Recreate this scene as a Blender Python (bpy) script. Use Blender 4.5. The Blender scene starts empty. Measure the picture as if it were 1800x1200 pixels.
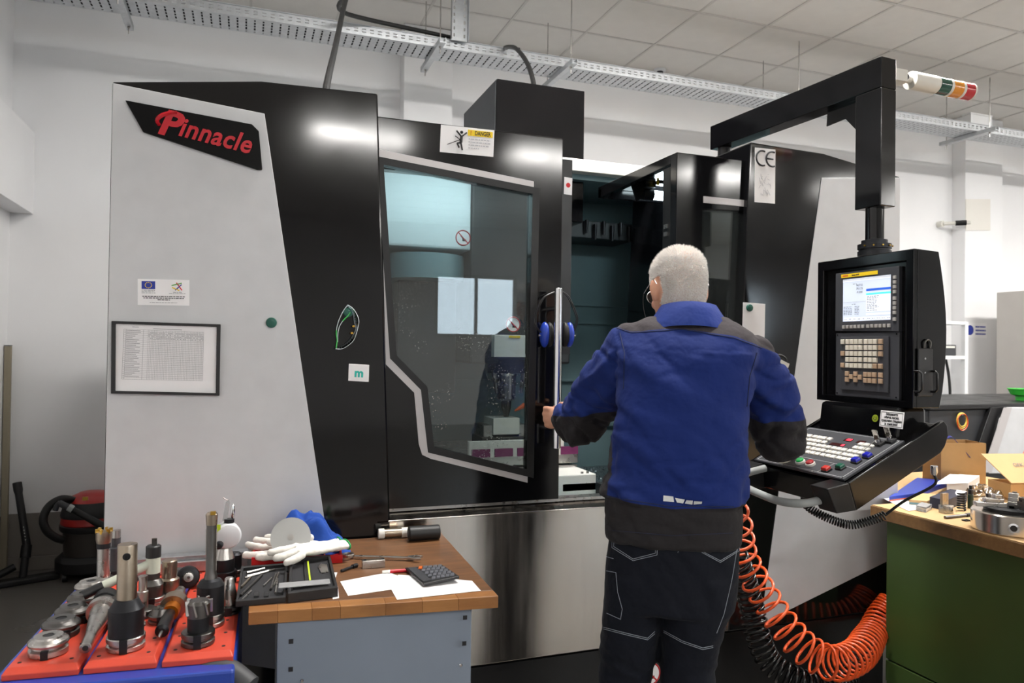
import bpy, bmesh, math, random
from mathutils import Vector, Matrix, Euler, noise
from mathutils.bvhtree import BVHTree
random.seed(7)
PI = math.pi
scn = bpy.context.scene
COL = scn.collection
# ---------------------------------------------------------------- camera
F = 1300.0
YAW, TILT, ROLL = math.radians(19.85), math.radians(.65), math.radians(.77)
CAM = Vector((0, 0, 1.47))
FW = Vector((math.sin(YAW)*math.cos(TILT), math.cos(YAW)*math.cos(TILT), math.sin(TILT)))
r0 = Vector((math.cos(YAW), -math.sin(YAW), 0)); u0 = r0.cross(FW)
RT = r0*math.cos(ROLL) + u0*math.sin(ROLL); UP = -r0*math.sin(ROLL) + u0*math.cos(ROLL)
def ray(x, y): return FW + RT*((x-900)/F) + UP*((600-y)/F)
def atY(x, y, Y): d = ray(x, y); return CAM + d*(Y/d.y)
def atX(x, y, X): d = ray(x, y); return CAM + d*(X/d.x)
def atZ(x, y, Z): d = ray(x, y); return CAM + d*((Z-CAM.z)/d.z)
cam = bpy.data.cameras.new('camera'); cam.sensor_width = 36; cam.lens = F/1800*36
cam.clip_start = .05; cam.clip_end = 100
cam.dof.use_dof = True; cam.dof.focus_distance = 2.35; cam.dof.aperture_fstop = 5.6
camo = bpy.data.objects.new('camera', cam); COL.objects.link(camo)
camo.matrix_world = Matrix(((RT.x, UP.x, -FW.x, CAM.x), (RT.y, UP.y, -FW.y, CAM.y), (RT.z, UP.z, -FW.z, CAM.z), (0, 0, 0, 1)))
scn.camera = camo
# ---------------------------------------------------------------- world and exposure
w = bpy.data.worlds.new('sky'); scn.world = w; w.use_nodes = True
w.node_tree.nodes['Background'].inputs[0].default_value = (.80, .90, 1, 1)
w.node_tree.nodes['Background'].inputs[1].default_value = 4.5
vs = scn.view_settings
vs.view_transform = 'Standard'; vs.look = 'None'; vs.gamma = 1; vs.use_curve_mapping = False
vs.exposure = 1.05
LAMP_STRENGTH = 42.0
# ---------------------------------------------------------------- materials
def S(h):
    h = h.lstrip('#'); o = []
    for i in (0, 2, 4):
        c = int(h[i:i+2], 16)/255; o.append(c/12.92 if c <= .04045 else ((c+.055)/1.055)**2.4)
    return (o[0], o[1], o[2], 1)
MATS = {}
def mat(n, col, rough=.5, metal=0, var=0, vs=8, bump=0, bs=120, coat=0, rvar=0, emit=0, stretch=None, spec=.5, trans=0, sheen=0):
    if n in MATS: return MATS[n]
    m = bpy.data.materials.new(n); m.use_nodes = True; MATS[n] = m
    nt = m.node_tree; b = nt.nodes['Principled BSDF']
    c = S(col) if isinstance(col, str) else (*col, 1)
    b.inputs['Base Color'].default_value = c; b.inputs['Roughness'].default_value = rough; b.inputs['Metallic'].default_value = metal
    b.inputs['Coat Weight'].default_value = coat; b.inputs['Coat Roughness'].default_value = .06
    b.inputs['Specular IOR Level'].default_value = spec
    if sheen: b.inputs['Sheen Weight'].default_value = sheen
    if trans: b.inputs['Transmission Weight'].default_value = trans
    if emit: b.inputs['Emission Color'].default_value = c; b.inputs['Emission Strength'].default_value = emit
    tc = nt.nodes.new('ShaderNodeTexCoord'); mp = nt.nodes.new('ShaderNodeMapping')
    nt.links.new(tc.outputs['Object'], mp.inputs[0])
    if stretch: mp.inputs['Scale'].default_value = stretch
    if var or rvar:
        nz = nt.nodes.new('ShaderNodeTexNoise'); nz.inputs['Scale'].default_value = vs; nz.inputs['Detail'].default_value = 6
        nt.links.new(mp.outputs[0], nz.inputs[0])
    if var:
        r = nt.nodes.new('ShaderNodeMapRange'); r.inputs[1].default_value = .3; r.inputs[2].default_value = .7
        r.inputs[3].default_value = 1-var; r.inputs[4].default_value = 1+var
        nt.links.new(nz.outputs[0], r.inputs[0])
        mx = nt.nodes.new('ShaderNodeVectorMath'); mx.operation = 'SCALE'; mx.inputs[0].default_value = c[:3]
        nt.links.new(r.outputs[0], mx.inputs[3]); nt.links.new(mx.outputs[0], b.inputs['Base Color'])
    if rvar:
        r = nt.nodes.new('ShaderNodeMapRange'); r.inputs[1].default_value = .3; r.inputs[2].default_value = .7
        r.inputs[3].default_value = max(0, rough-rvar); r.inputs[4].default_value = rough+rvar
        nt.links.new(nz.outputs[0], r.inputs[0]); nt.links.new(r.outputs[0], b.inputs['Roughness'])
    if bump:
        n2 = nt.nodes.new('ShaderNodeTexNoise'); n2.inputs['Scale'].default_value = bs; n2.inputs['Detail'].default_value = 4
        nt.links.new(mp.outputs[0], n2.inputs[0])
        bp = nt.nodes.new('ShaderNodeBump'); bp.inputs['Strength'].default_value = bump; bp.inputs['Distance'].default_value = .002
        nt.links.new(n2.outputs[0], bp.inputs['Height']); nt.links.new(bp.outputs[0], b.inputs['Normal'])
    return m
def glassmat(n, tint, dirt=0.0, ior=1.5, rough=0.0, refl=1.0):
    m = bpy.data.materials.new(n); m.use_nodes = True; nt = m.node_tree; nt.nodes.clear()
    N = nt.nodes.new; L = nt.links.new
    out = N('ShaderNodeOutputMaterial'); tr = N('ShaderNodeBsdfTransparent'); gl = N('ShaderNodeBsdfGlossy'); mx = N('ShaderNodeMixShader'); fr = N('ShaderNodeFresnel')
    tr.inputs[0].default_value = (*tint, 1); gl.inputs['Roughness'].default_value = rough; fr.inputs[0].default_value = ior
    gl.inputs[0].default_value = (refl, refl, refl, 1)
    L(fr.outputs[0], mx.inputs[0]); L(tr.outputs[0], mx.inputs[1]); L(gl.outputs[0], mx.inputs[2])
    last = mx
    if dirt:
        tc = N('ShaderNodeTexCoord'); vo = N('ShaderNodeTexVoronoi'); vo.inputs['Scale'].default_value = 95
        L(tc.outputs['Object'], vo.inputs[0])
        nz = N('ShaderNodeTexNoise'); nz.inputs['Scale'].default_value = 6; L(tc.outputs['Object'], nz.inputs[0])
        lt = N('ShaderNodeMapRange'); lt.inputs[1].default_value = .24; lt.inputs[2].default_value = .16; lt.inputs[3].default_value = 0; lt.inputs[4].default_value = 1
        L(vo.outputs['Distance'], lt.inputs[0])
        sx = N('ShaderNodeSeparateXYZ'); L(tc.outputs['Object'], sx.inputs[0])
        zz = N('ShaderNodeMapRange'); zz.inputs[1].default_value = .95; zz.inputs[2].default_value = .1; zz.inputs[3].default_value = 0; zz.inputs[4].default_value = 1; L(sx.outputs[2], zz.inputs[0])
        nr = N('ShaderNodeMapRange'); nr.inputs[1].default_value = .45; nr.inputs[2].default_value = .62; L(nz.outputs[0], nr.inputs[0])
        m1 = N('ShaderNodeMath'); m1.operation = 'MULTIPLY'; L(lt.outputs[0], m1.inputs[0]); L(zz.outputs[0], m1.inputs[1])
        m2 = N('ShaderNodeMath'); m2.operation = 'MULTIPLY'; L(m1.outputs[0], m2.inputs[0]); L(nr.outputs[0], m2.inputs[1])
        m3 = N('ShaderNodeMath'); m3.operation = 'MULTIPLY_ADD'; L(m2.outputs[0], m3.inputs[0]); m3.inputs[1].default_value = dirt; m3.inputs[2].default_value = .02
        df = N('ShaderNodeBsdfDiffuse'); df.inputs[0].default_value = (.62, .66, .64, 1)
        m4 = N('ShaderNodeMixShader'); L(m3.outputs[0], m4.inputs[0]); L(mx.outputs[0], m4.inputs[1]); L(df.outputs[0], m4.inputs[2]); last = m4
    L(last.outputs[0], out.inputs[0]); MATS[n] = m
    return m
# ---------------------------------------------------------------- mesh builder
def frame_z(d):
    d = Vector(d).normalized(); a = Vector((0, 0, 1)) if abs(d.z) < .95 else Vector((1, 0, 0))
    x = a.cross(d).normalized(); return x, d.cross(x), d
class G:
    def __init__(s): s.v = []; s.f = []
    def add(s, vs, fs):
        o = len(s.v); s.v += [Vector(q) for q in vs]; s.f += [[i+o for i in q] for q in fs]; return s
    def box(s, c, d, rz=0, R=None):
        c = Vector(c); R = R or Matrix.Rotation(rz, 3, 'Z')
        vs = [c + R @ Vector((x*d[0]/2, y*d[1]/2, z*d[2]/2)) for x in (-1, 1) for y in (-1, 1) for z in (-1, 1)]
        return s.add(vs, [(0, 1, 3, 2), (4, 6, 7, 5), (0, 4, 5, 1), (2, 3, 7, 6), (0, 2, 6, 4), (1, 5, 7, 3)])
    def bx(s, a, b):
        return s.box([(a[i]+b[i])/2 for i in range(3)], [abs(b[i]-a[i]) for i in range(3)])
    def prism(s, poly, ext):                       # closed polygon of 3-D points, pushed along ext
        n = len(poly); P = [Vector(p) for p in poly]; e = Vector(ext)
        nr = Vector((0, 0, 0))
        for i in range(n): nr += P[i].cross(P[(i+1) % n])
        if nr.dot(e) > 0: P = P[::-1]
        vs = P + [p+e for p in P]
        return s.add(vs, [list(range(n)), list(range(2*n-1, n-1, -1))] + [(i, i+n, (i+1) % n+n, (i+1) % n) for i in range(n)])
    def ring(s, outer, inner, ext):                # frame between two polygons of the same count
        n = len(outer); O = [Vector(p) for p in outer]; I = [Vector(p) for p in inner]; e = Vector(ext)
        vs = O + I + [p+e for p in O] + [p+e for p in I]; fs = []
        for i in range(n):
            j = (i+1) % n
            fs += [(i, j, n+j, n+i), (2*n+i, 3*n+i, 3*n+j, 2*n+j), (i, 2*n+i, 2*n+j, j), (n+i, n+j, 3*n+j, 3*n+i)]
        return s.add(vs, fs)
    def lathe(s, prof, at=(0, 0, 0), axis=(0, 0, 1), n=24, a0=0, a1=2*PI):   # prof: (r, h) pairs
        x, y, z = frame_z(axis); at = Vector(at); full = abs(a1-a0-2*PI) < 1e-6; k = n if full else n+1
        vs = []; fs = []
        for r, h in prof:
            for i in range(k):
                a = a0+(a1-a0)*i/n; vs.append(at + z*h + (x*math.cos(a)+y*math.sin(a))*max(r, 1e-5))
        for j in range(len(prof)-1):
            for i in range(n):
                i2 = (i+1) % k; fs.append((j*k+i, j*k+i2, (j+1)*k+i2, (j+1)*k+i))
        if full: fs += [list(range(k))[::-1], [(len(prof)-1)*k+i for i in range(k)]]
        return s.add(vs, fs)
    def cyl(s, p0, p1, r, r1=None, n=16):
        p0 = Vector(p0); p1 = Vector(p1)
        return s.lathe([(r, 0), (r if r1 is None else r1, (p1-p0).length)], p0, p1-p0, n)
    def tube(s, pts, rad, n=8, closed=False):
        P = [Vector(p) for p in pts]; m = len(P)
        if not hasattr(rad, '__len__'): rad = [rad]*m
        T = []
        for i in range(m):
            a = P[(i-1) % m] if (closed or i) else P[i]; b = P[(i+1) % m] if (closed or i < m-1) else P[i]
            T.append((b-a).normalized() if (b-a).length > 1e-9 else Vector((0, 0, 1)))
        x = frame_z(T[0])[0]; vs = []; fs = []
        for i in range(m):
            x = (x - T[i]*x.dot(T[i])); x = x.normalized() if x.length > 1e-6 else frame_z(T[i])[0]; y = T[i].cross(x)
            for k in range(n):
                a = 2*PI*k/n; vs.append(P[i] + (x*math.cos(a)+y*math.sin(a))*rad[i])
        for i in range(m if closed else m-1):
            j = (i+1) % m
            for k in range(n): fs.append((i*n+k, i*n+(k+1) % n, j*n+(k+1) % n, j*n+k))
        if not closed: fs += [list(range(n))[::-1], [(m-1)*n+k for k in range(n)]]
        return s.add(vs, fs)
    def loft(s, rings, cap=True):
        n = len(rings[0]); vs = [p for r in rings for p in r]; fs = []
        for j in range(len(rings)-1):
            for i in range(n): fs.append((j*n+i, j*n+(i+1) % n, (j+1)*n+(i+1) % n, (j+1)*n+i))
        if cap: fs += [list(range(n))[::-1], [(len(rings)-1)*n+i for i in range(n)]]
        return s.add(vs, fs)
    def ball(s, c, r, n=14, R=None):
        r = r if hasattr(r, '__len__') else (r, r, r); c = Vector(c); R = R or Matrix.Identity(3)
        rings = []
        for j in range(1, n):
            a = PI*j/n; rings.append([c + R @ Vector((r[0]*math.sin(a)*math.cos(2*PI*i/(2*n)), r[1]*math.sin(a)*math.sin(2*PI*i/(2*n)), -r[2]*math.cos(a))) for i in range(2*n)])
        o = len(s.v); s.loft(rings, False); k = 2*n
        s.v += [c - R @ Vector((0, 0, r[2])), c + R @ Vector((0, 0, r[2]))]; a = len(s.v)-2; b = a+1; t = o+(n-2)*k
        for i in range(k): s.f.append([a, o+(i+1) % k, o+i]); s.f.append([b, t+i, t+(i+1) % k])
        return s
    def mesh(s, name, off=None):
        me = bpy.data.meshes.new(name); vs = [v-off for v in s.v] if off is not None else s.v
        me.from_pydata([tuple(v) for v in vs], [], s.f); me.update(); return me
    def obj(s, name, m, parent=None, smooth=None, bevel=0, world=True, fix=True):
        off = rootloc(parent) if (parent is not None and world) else None
        me = s.mesh(name, off); me.materials.append(m if not isinstance(m, str) else MATS[m])
        if fix:
            b = bmesh.new(); b.from_mesh(me); bmesh.ops.recalc_face_normals(b, faces=b.faces); b.to_mesh(me); b.free()
        o = bpy.data.objects.new(name, me); COL.objects.link(o)
        if parent is not None: o.parent = parent
        if bevel:
            bv = o.modifiers.new('bevel', 'BEVEL'); bv.width = bevel; bv.segments = 2; bv.limit_method = 'ANGLE'; bv.angle_limit = .6
        if smooth: shade(me, smooth)
        return o
def shade(me, ang=35):
    me.polygons.foreach_set('use_smooth', [True]*len(me.polygons))
    if ang < 180: me.set_sharp_from_angle(angle=math.radians(ang))
def rootloc(o):
    v = Vector((0, 0, 0))
    while o is not None: v += o.location; o = o.parent
    return v
def tag(o, label=None, cat=None, group=None, kind=None):
    if label: o['label'] = label
    if cat: o['category'] = cat
    if group: o['group'] = group
    if kind: o['kind'] = kind
    return o
def thing(name, label, cat, loc=(0, 0, 0), rz=0, group=None):
    o = bpy.data.objects.new(name, None); COL.objects.link(o); o.empty_display_size = .05
    o.location = loc; o.rotation_euler = (0, 0, rz); return tag(o, label, cat, group)
def dup(o, parent=None):
    c = o.copy(); COL.objects.link(c); c.parent = parent
    for ch in o.children: dup(ch, c)
    return c
def struct(o): o['kind'] = 'structure'; return o
def lab(o, l): o['label'] = l; return o
def basis(o, x, y):                                # 4x4 with given x and y axes (z = x cross y)
    x = Vector(x).normalized(); z = x.cross(Vector(y)).normalized(); y = z.cross(x)
    return Matrix(((x.x, y.x, z.x, o[0]), (x.y, y.y, z.y, o[1]), (x.z, y.z, z.z, o[2]), (0, 0, 0, 1)))
def textmesh(s, size, M4, depth=.0006, align='CENTER', shear=0, bold=0, spacing=1, fit=None):
    cu = bpy.data.curves.new('lettering', 'FONT'); cu.body = s; cu.size = size; cu.align_x = align; cu.align_y = 'CENTER'
    cu.extrude = depth; cu.shear = shear; cu.offset = bold; cu.space_character = spacing; cu.resolution_u = 3
    t = bpy.data.objects.new('lettering', cu); COL.objects.link(t)
    dg = bpy.context.evaluated_depsgraph_get(); dg.update()
    me = bpy.data.meshes.new_from_object(t.evaluated_get(dg)); bpy.data.objects.remove(t); bpy.data.curves.remove(cu)
    g = G(); vs = [v.co.copy() for v in me.vertices]
    if fit and vs:
        x0 = min(v.x for v in vs); x1 = max(v.x for v in vs); k = fit/(x1-x0)
        for v in vs: v.x *= k
    g.add([M4 @ v for v in vs], [list(p.vertices) for p in me.polygons]); bpy.data.meshes.remove(me)
    return g
def text(name, s, size, M4, m, parent=None, **kw):
    return textmesh(s, size, M4, **kw).obj(name, m, parent, fix=False)
def catmull(P, k=8):
    P = [Vector(p) for p in P]; o = []
    for i in range(len(P)-1):
        a = P[max(i-1, 0)]; b = P[i]; c = P[i+1]; d = P[min(i+2, len(P)-1)]
        for j in range(k):
            t = j/k; o.append(.5*((2*b)+(c-a)*t+(2*a-5*b+4*c-d)*t*t+(3*b-a-3*c+d)*t**3))
    return o+[P[-1]]
def coil(path, R, turns, wr, k=14, n=6, warp=None):
    P = catmull(path, 24); m = turns*k; L = [0]
    for i in range(1, len(P)): L.append(L[-1]+(P[i]-P[i-1]).length)
    out = []; x = None
    for q in range(m+1):
        t = q/m; t = warp(t) if warp else t; d = t*L[-1]; i = 0
        while i < len(L)-2 and L[i+1] < d: i += 1
        f = (d-L[i])/max(L[i+1]-L[i], 1e-9); c = P[i].lerp(P[i+1], f); T = (P[i+1]-P[i]).normalized()
        if x is None: x = frame_z(T)[0]
        x = (x-T*x.dot(T)).normalized(); y = T.cross(x); a = 2*PI*q/k
        rr = R(t) if callable(R) else R
        out.append(c + (x*math.cos(a)+y*math.sin(a))*rr)
    return G().tube(out, wr, n)
# shared materials
mat('black_gloss', '#0d0d0f', .105, var=.10, vs=5, rvar=.02, spec=.45)
mat('black_satin', '#0d0d0f', .38, var=.1, vs=9, rvar=.08, bump=.04, bs=200)
mat('black_rubber', '#0e0e0f', .5, var=.12, vs=30)
mat('black_plastic', '#1c1c1e', .45, var=.1, vs=30, bump=.05, bs=400)
mat('dark_grey', '#3a3b3f', .5, var=.08, vs=20)
mat('silver_paint', '#cacbcd', .5, metal=.15, var=.03, vs=14, bump=.06, bs=700)
mat('trim_silver', '#bdb9b9', .35, metal=.2, var=.03)
mat('white_paint', '#e4e5e6', .6, var=.03, vs=6)
mat('wall_paint', '#e9e9ea', .75, var=.025, vs=1.7, bump=.05, bs=90)
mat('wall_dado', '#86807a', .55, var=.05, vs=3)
mat('brushed_steel', '#cfc8c0', .2, metal=1, var=.05, vs=5, rvar=.05, stretch=(6, 1, .4))
mat('chrome', '#d8d8da', .1, metal=1, rvar=.04, vs=30)
mat('steel', '#b5b2ae', .3, metal=1, var=.06, vs=40, rvar=.06)
mat('steel_dark', '#6a6866', .36, metal=1, var=.08, vs=40, rvar=.1)
mat('steel_warm', '#a79a8a', .33, metal=1, var=.12, vs=30, rvar=.08)
mat('gunmetal', '#2c2d30', .42, metal=.7, var=.12, vs=30)
mat('brass', '#c9a24a', .3, metal=1, var=.1, vs=60)
mat('paper', '#f1f0f1', .8, var=.012, vs=20)
mat('print_grey', '#77777c', .8); mat('print_black', '#1d1d20', .7); mat('print_pale', '#bcbcc2', .8)
mat('red_paint', '#c01224', .4, var=.06, vs=30); mat('magnet_green', '#0f5547', .4, var=.05, vs=40)
mat('yellow_print', '#f2cf1c', .6); mat('red_print', '#c8202a', .6); mat('blue_print', '#26389a', .6)
# ================================================================ the room
ZC = 3.89; YW = 5.58; XL = -1.44; XR = 13.0; YB = -9.0
mat('floor_paint', '#6f6b66', .3, var=.03, vs=1.6, rvar=.04, bump=.03, bs=30)
mat('ceiling_tile', '#e6e3de', .9, var=.02, vs=9, bump=.15, bs=160)
mat('grid_metal', '#d3d0cb', .5)
mat('pvc', '#d9d9d6', .5)
fl = struct(G().bx((XL-.2, YB-.2, -.1), (XR+.2, YW+.2, 0)).obj('floor', 'floor_paint'))
wb = struct(G().bx((XL-.2, YW, 0), (XR+.2, YW+.15, ZC+.1)).obj('wall_back', 'wall_paint'))
wl = struct(G().bx((XL-.15, YB-.2, 0), (XL, YW, ZC+.1)).obj('wall_left', 'wall_paint'))
struct(G().bx((XR, YB-.2, 0), (XR+.15, YW, ZC+.1)).obj('wall_right', 'wall_paint'))
# dado band of darker paint along the foot of the walls, and low skirting
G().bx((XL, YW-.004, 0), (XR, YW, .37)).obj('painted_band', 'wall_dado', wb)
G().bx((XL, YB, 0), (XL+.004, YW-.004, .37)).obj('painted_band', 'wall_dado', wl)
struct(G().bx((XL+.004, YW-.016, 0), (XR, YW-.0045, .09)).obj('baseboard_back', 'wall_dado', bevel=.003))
# pilasters
for x0, x1 in ((1.08, 1.452), (6.78, 7.3)):
    G().bx((x0, 5.43, 0), (x1, YW, ZC)).obj('pilaster', 'wall_paint', wb, bevel=.004)
# boxed-in beam on the left wall
bm_ = G().bx((XL, 1.0, 2.31), (-1.308, YW, 2.84)).obj('boxed_beam', 'wall_paint', wl, bevel=.004)
# rear wall with a row of windows (behind the photographer)
wr = struct(G().bx((XL-.2, YB-.2, 0), (XR+.2, YB, 1.7)).bx((XL-.2, YB-.2, 2.95), (XR+.2, YB, ZC+.1)).obj('wall_rear', 'wall_paint'))
xs = [XL-.2, 3.45, 5.15, 6.5, 8.2, 9.5, 11.2, XR+.2]
for i in range(0, 8, 2): G().bx((xs[i], YB-.2, 1.7), (xs[i+1], YB, 2.95)).obj('pier', 'wall_paint', wr)
glassmat('window_glass', (.95, .97, .97))
for k in range(3):
    a, b = xs[2*k+1], xs[2*k+2]
    g = G(); y = YB-.08
    g.ring([(a, y, 1.7), (b, y, 1.7), (b, y, 2.95), (a, y, 2.95)], [(a+.07, y, 1.77), (b-.07, y, 1.77), (b-.07, y, 2.88), (a+.07, y, 2.88)], (0, .06, 0))
    g.bx(((a+b)/2-.03, y, 1.77), ((a+b)/2+.03, y+.06, 2.88))
    wo = struct(g.obj('window_%d' % (k+1), 'pvc'))
    for s in (0, 1):
        p = a+.07 if s == 0 else (a+b)/2+.03; q = (a+b)/2-.03 if s == 0 else b-.07
        G().bx((p, y+.02, 1.77), (q, y+.03, 2.88)).obj('pane', 'window_glass', wo)
# ceiling: slab, T-bar grid and every tile its own piece
ce = struct(G().bx((XL-.2, YB-.2, ZC+.02), (XR+.2, YW+.2, ZC+.12)).obj('ceiling', 'white_paint'))
T = .6; gx0 = 3.0-.6*8; gy0 = 5.09-.6*24
tile_me = None
gb = G()
lamps = set()
LX = (.6, 3.0, 5.4, 7.8, 10.2); LY = (-3.91, 2.09)
nx = int((XR-gx0)/T)+2; ny = int((YW-gy0)/T)+2
for i in range(-1, nx):
    x = gx0+i*T
    if XL < x < XR: gb.bx((x-.009, YB, ZC-.003), (x+.009, YW, ZC+.004))
for j in range(-1, ny):
    y = gy0+j*T
    if YB < y < YW: gb.bx((XL, y-.009, ZC-.0028), (XR, y+.009, ZC+.0042))
gb.obj('ceiling_grid', 'grid_metal', ce)
lampcells = []
for lx in LX:
    for ly in LY:
        lampcells.append((round((lx-gx0)/T), round((ly-gy0)/T)))
far = G()
shown = 0
for i in range(-1, nx):
    for j in range(-1, ny):
        x0 = max(gx0+i*T+.006, XL); x1 = min(gx0+(i+1)*T-.006, XR); y0 = max(gy0+j*T+.006, YB); y1 = min(gy0+(j+1)*T-.006, YW)
        if x1-x0 < .03 or y1-y0 < .03: continue
        if (i, j) in lampcells or (i-1, j) in lampcells: continue
        if y0 > 2.4 and x0 < 8.5:
            g = G().bx((x0, y0, ZC+.002+random.uniform(0, .003)), (x1, y1, ZC+.018)); t = g.obj('ceiling_tile', 'ceiling_tile', ce); shown += 1
        else: far.bx((x0, y0, ZC+.003), (x1, y1, ZC+.018))
far.obj('ceiling_tiles_overhead', 'ceiling_tile', ce)['kind'] = 'stuff'
# ceiling luminaires (1.2 x 0.3 light fields in 1.2 x 0.6 cells), behind and above the photographer
mat('lamp_diffuser', (1, .97, .93), .5, emit=LAMP_STRENGTH)
proto = None
for (i, j) in lampcells:
    cx = gx0+(i+1)*T; cy = gy0+(j+.5)*T
    if proto is None:
        proto = thing('ceiling_lamp', 'recessed white ceiling lamp over the workshop floor', 'lamp', (cx, cy, ZC), 0, 'recessed ceiling lamps')
        G().ring([(-.59, -.29, 0), (.59, -.29, 0), (.59, .29, 0), (-.59, .29, 0)], [(-.55, -.2, 0), (.55, -.2, 0), (.55, .2, 0), (-.55, .2, 0)], (0, 0, .02)).obj('frame', 'white_paint', proto, world=False)
        G().bx((-.55, -.2, .006), (.55, .2, .014)).obj('diffuser', 'lamp_diffuser', proto, world=False)
    else:
        c = dup(proto); c.location = (cx, cy, ZC)
# ---------------------------------------------------------------- cable tray under the ceiling
mat('galvanised', '#b9bcbf', .42, metal=.75, var=.08, vs=30)
mat('cable_dark', '#202226', .5)
t0, t1, tz, tx0, tx1 = 4.72, 4.95, 3.45, -1.45, 12.5
tray = thing('cable_tray', 'galvanised perforated cable tray hung under the ceiling along the wall', 'cable tray', (3.5, 4.83, tz))
g = G(); pitch = .05; n = int((tx1-tx0)/pitch)
for i in range(n):
    x = tx0+i*pitch; a = x+.02; b = x+.03
    # bottom plate with two slots per pitch across the tray (slots left open)
    g.bx((x, t0, tz), (a, t1, tz+.0015)); g.bx((b, t0, tz), (x+pitch, t1, tz+.0015))
    for p, q in ((t0, t0+.025), (t0+.05, t0+.06), (t0+.095, t0+.105), (t0+.135, t0+.145), (t0+.18, t0+.2), (t0+.215, t1)): g.bx((a, p, tz), (b, q, tz+.0015))
g.obj('perforated_floor', 'galvanised', tray)
for y in (t0, t1):
    g = G(); z1 = tz+.06
    for i in range(n):
        x = tx0+i*pitch
        g.bx((x, y-.001, tz), (x+pitch, y+.001, tz+.018)); g.bx((x, y-.001, tz+.026), (x+pitch, y+.001, tz+.036)); g.bx((x, y-.001, tz+.044), (x+pitch, y+.001, z1))
        g.bx((x, y-.001, tz+.018), (x+.015, y+.001, tz+.026)); g.bx((x+.04, y-.001, tz+.018), (x+pitch, y+.001, tz+.026))
        g.bx((x, y-.001, tz+.036), (x+.015, y+.001, tz+.044)); g.bx((x+.04, y-.001, tz+.036), (x+pitch, y+.001, tz+.044))
    g.bx((tx0, y-.008, z1), (tx1, y+.008, z1+.003)); g.obj('side_rail', 'galvanised', tray)
for k, (y, r) in enumerate(((4.78, .016), (4.82, .012), (4.87, .02), (4.91, .012))):
    tag(G().cyl((tx0, y, tz+.004+r), (tx1, y, tz+.004+r), r, n=8).obj('power_cable', 'cable_dark'), ('slim front', 'thin second', 'thickest', 'thin rearmost')[k]+' dark power cable lying in the ceiling tray', 'cable', 'dark cables lying inside the tray')
for px_ in (-.7, 1.15, 2.07, 4.0, 6.05, 8.2):
    h = thing('tray_hanger', {2.07: 'steel strut hanger carrying the tray right of the tall black housing', 6.05: 'steel strut hanger carrying the tray below the signal light', 1.15: 'steel hanger carrying the tray beside the drop channel', -.7: 'leftmost steel hanger of the tray above the red name lettering', 4.0: 'steel strut hanger carrying the tray above the pendant arm', 8.2: 'rightmost steel strut hanger of the tray near the frame edge'}.get(px_, 'steel strut hanger carrying the cable tray near the frame edge'), 'hanger', (px_, 4.83, tz-.03), 0, 'hangers of the cable tray')
    G().bx((px_-.02, 4.55, tz-.036), (px_+.02, 5.1, tz-.03)).bx((px_-.02, 4.55, tz-.03), (px_-.016, 5.1, tz-.002)).bx((px_+.016, 4.55, tz-.03), (px_+.02, 5.1, tz-.002)).obj('strut', 'galvanised', h)
    for y in (4.62, 5.04):
        G().cyl((px_, y, tz-.08), (px_, y, ZC), .004, n=8).obj('threaded_rod', 'steel', h)
        G().lathe([(.009, 0), (.009, .008)], (px_, y, tz-.046), n=6).obj('nut', 'steel', h)
# vertical perforated channel dropping to the tray
dc = thing('drop_channel', 'short perforated channel dropping from the ceiling to the tray', 'cable tray', (1.29, 4.66, tz+.05))
g = G()
for i in range(9):
    z = tz+.05+i*.045
    g.bx((1.24, 4.69, z), (1.255, 4.6925, z+.045)).bx((1.265, 4.69, z), (1.325, 4.6925, z+.045)).bx((1.335, 4.69, z), (1.35, 4.6925, z+.045))
    for xa in (1.255, 1.325): g.bx((xa, 4.69, z), (xa+.01, 4.6925, z+.025))
g.obj('perforated_face', 'galvanised', dc)
G().bx((1.237, 4.66, tz+.05), (1.24, 4.6925, ZC-.006)).bx((1.35, 4.66, tz+.05), (1.353, 4.6925, ZC-.006)).obj('flange', 'galvanised', dc)
# cables dropping to the machine
a = atY(573, 158, 2.75)
p1 = atY(608, 0, 4.2)
tag(G().tube(catmull([Vector((a.x, a.y, 2.30)), a, atY(590, 80, 3.5), p1, p1+Vector((.06, .4, .1)), (1.29, 4.78, tz+.10), (1.30, 4.80, tz+.07)], 8), .0135, 10).obj('supply_cable', 'black_rubber'), 'thick black supply cable rising from the left cabinet top to the tray', 'cable')
b = atY(938, 147, 3.55)
tag(G().tube(catmull([b-Vector((0, 0, .12)), b, atY(925, 108, 3.9), atY(905, 84, 4.3), atY(888, 84, 4.69), (1.74, 4.755, tz+.085)], 8), .013, 10).obj('supply_cable', 'black_rubber'), 'thick black cable looping from the tall black housing up to the tray', 'cable')
# smoke detector
p = atZ(1160, 122, ZC)
sd = thing('ceiling_sensor', 'small round sensor on the white ceiling above the tray', 'sensor', p)
G().lathe([(.05, 0), (.05, -.015), (.04, -.02)], p).obj('base', 'white_paint', sd, 30)
G().lathe([(.028, -.02), (.03, -.04), (.02, -.048)], p).obj('sensing_head', 'dark_grey', sd, 30)
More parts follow.
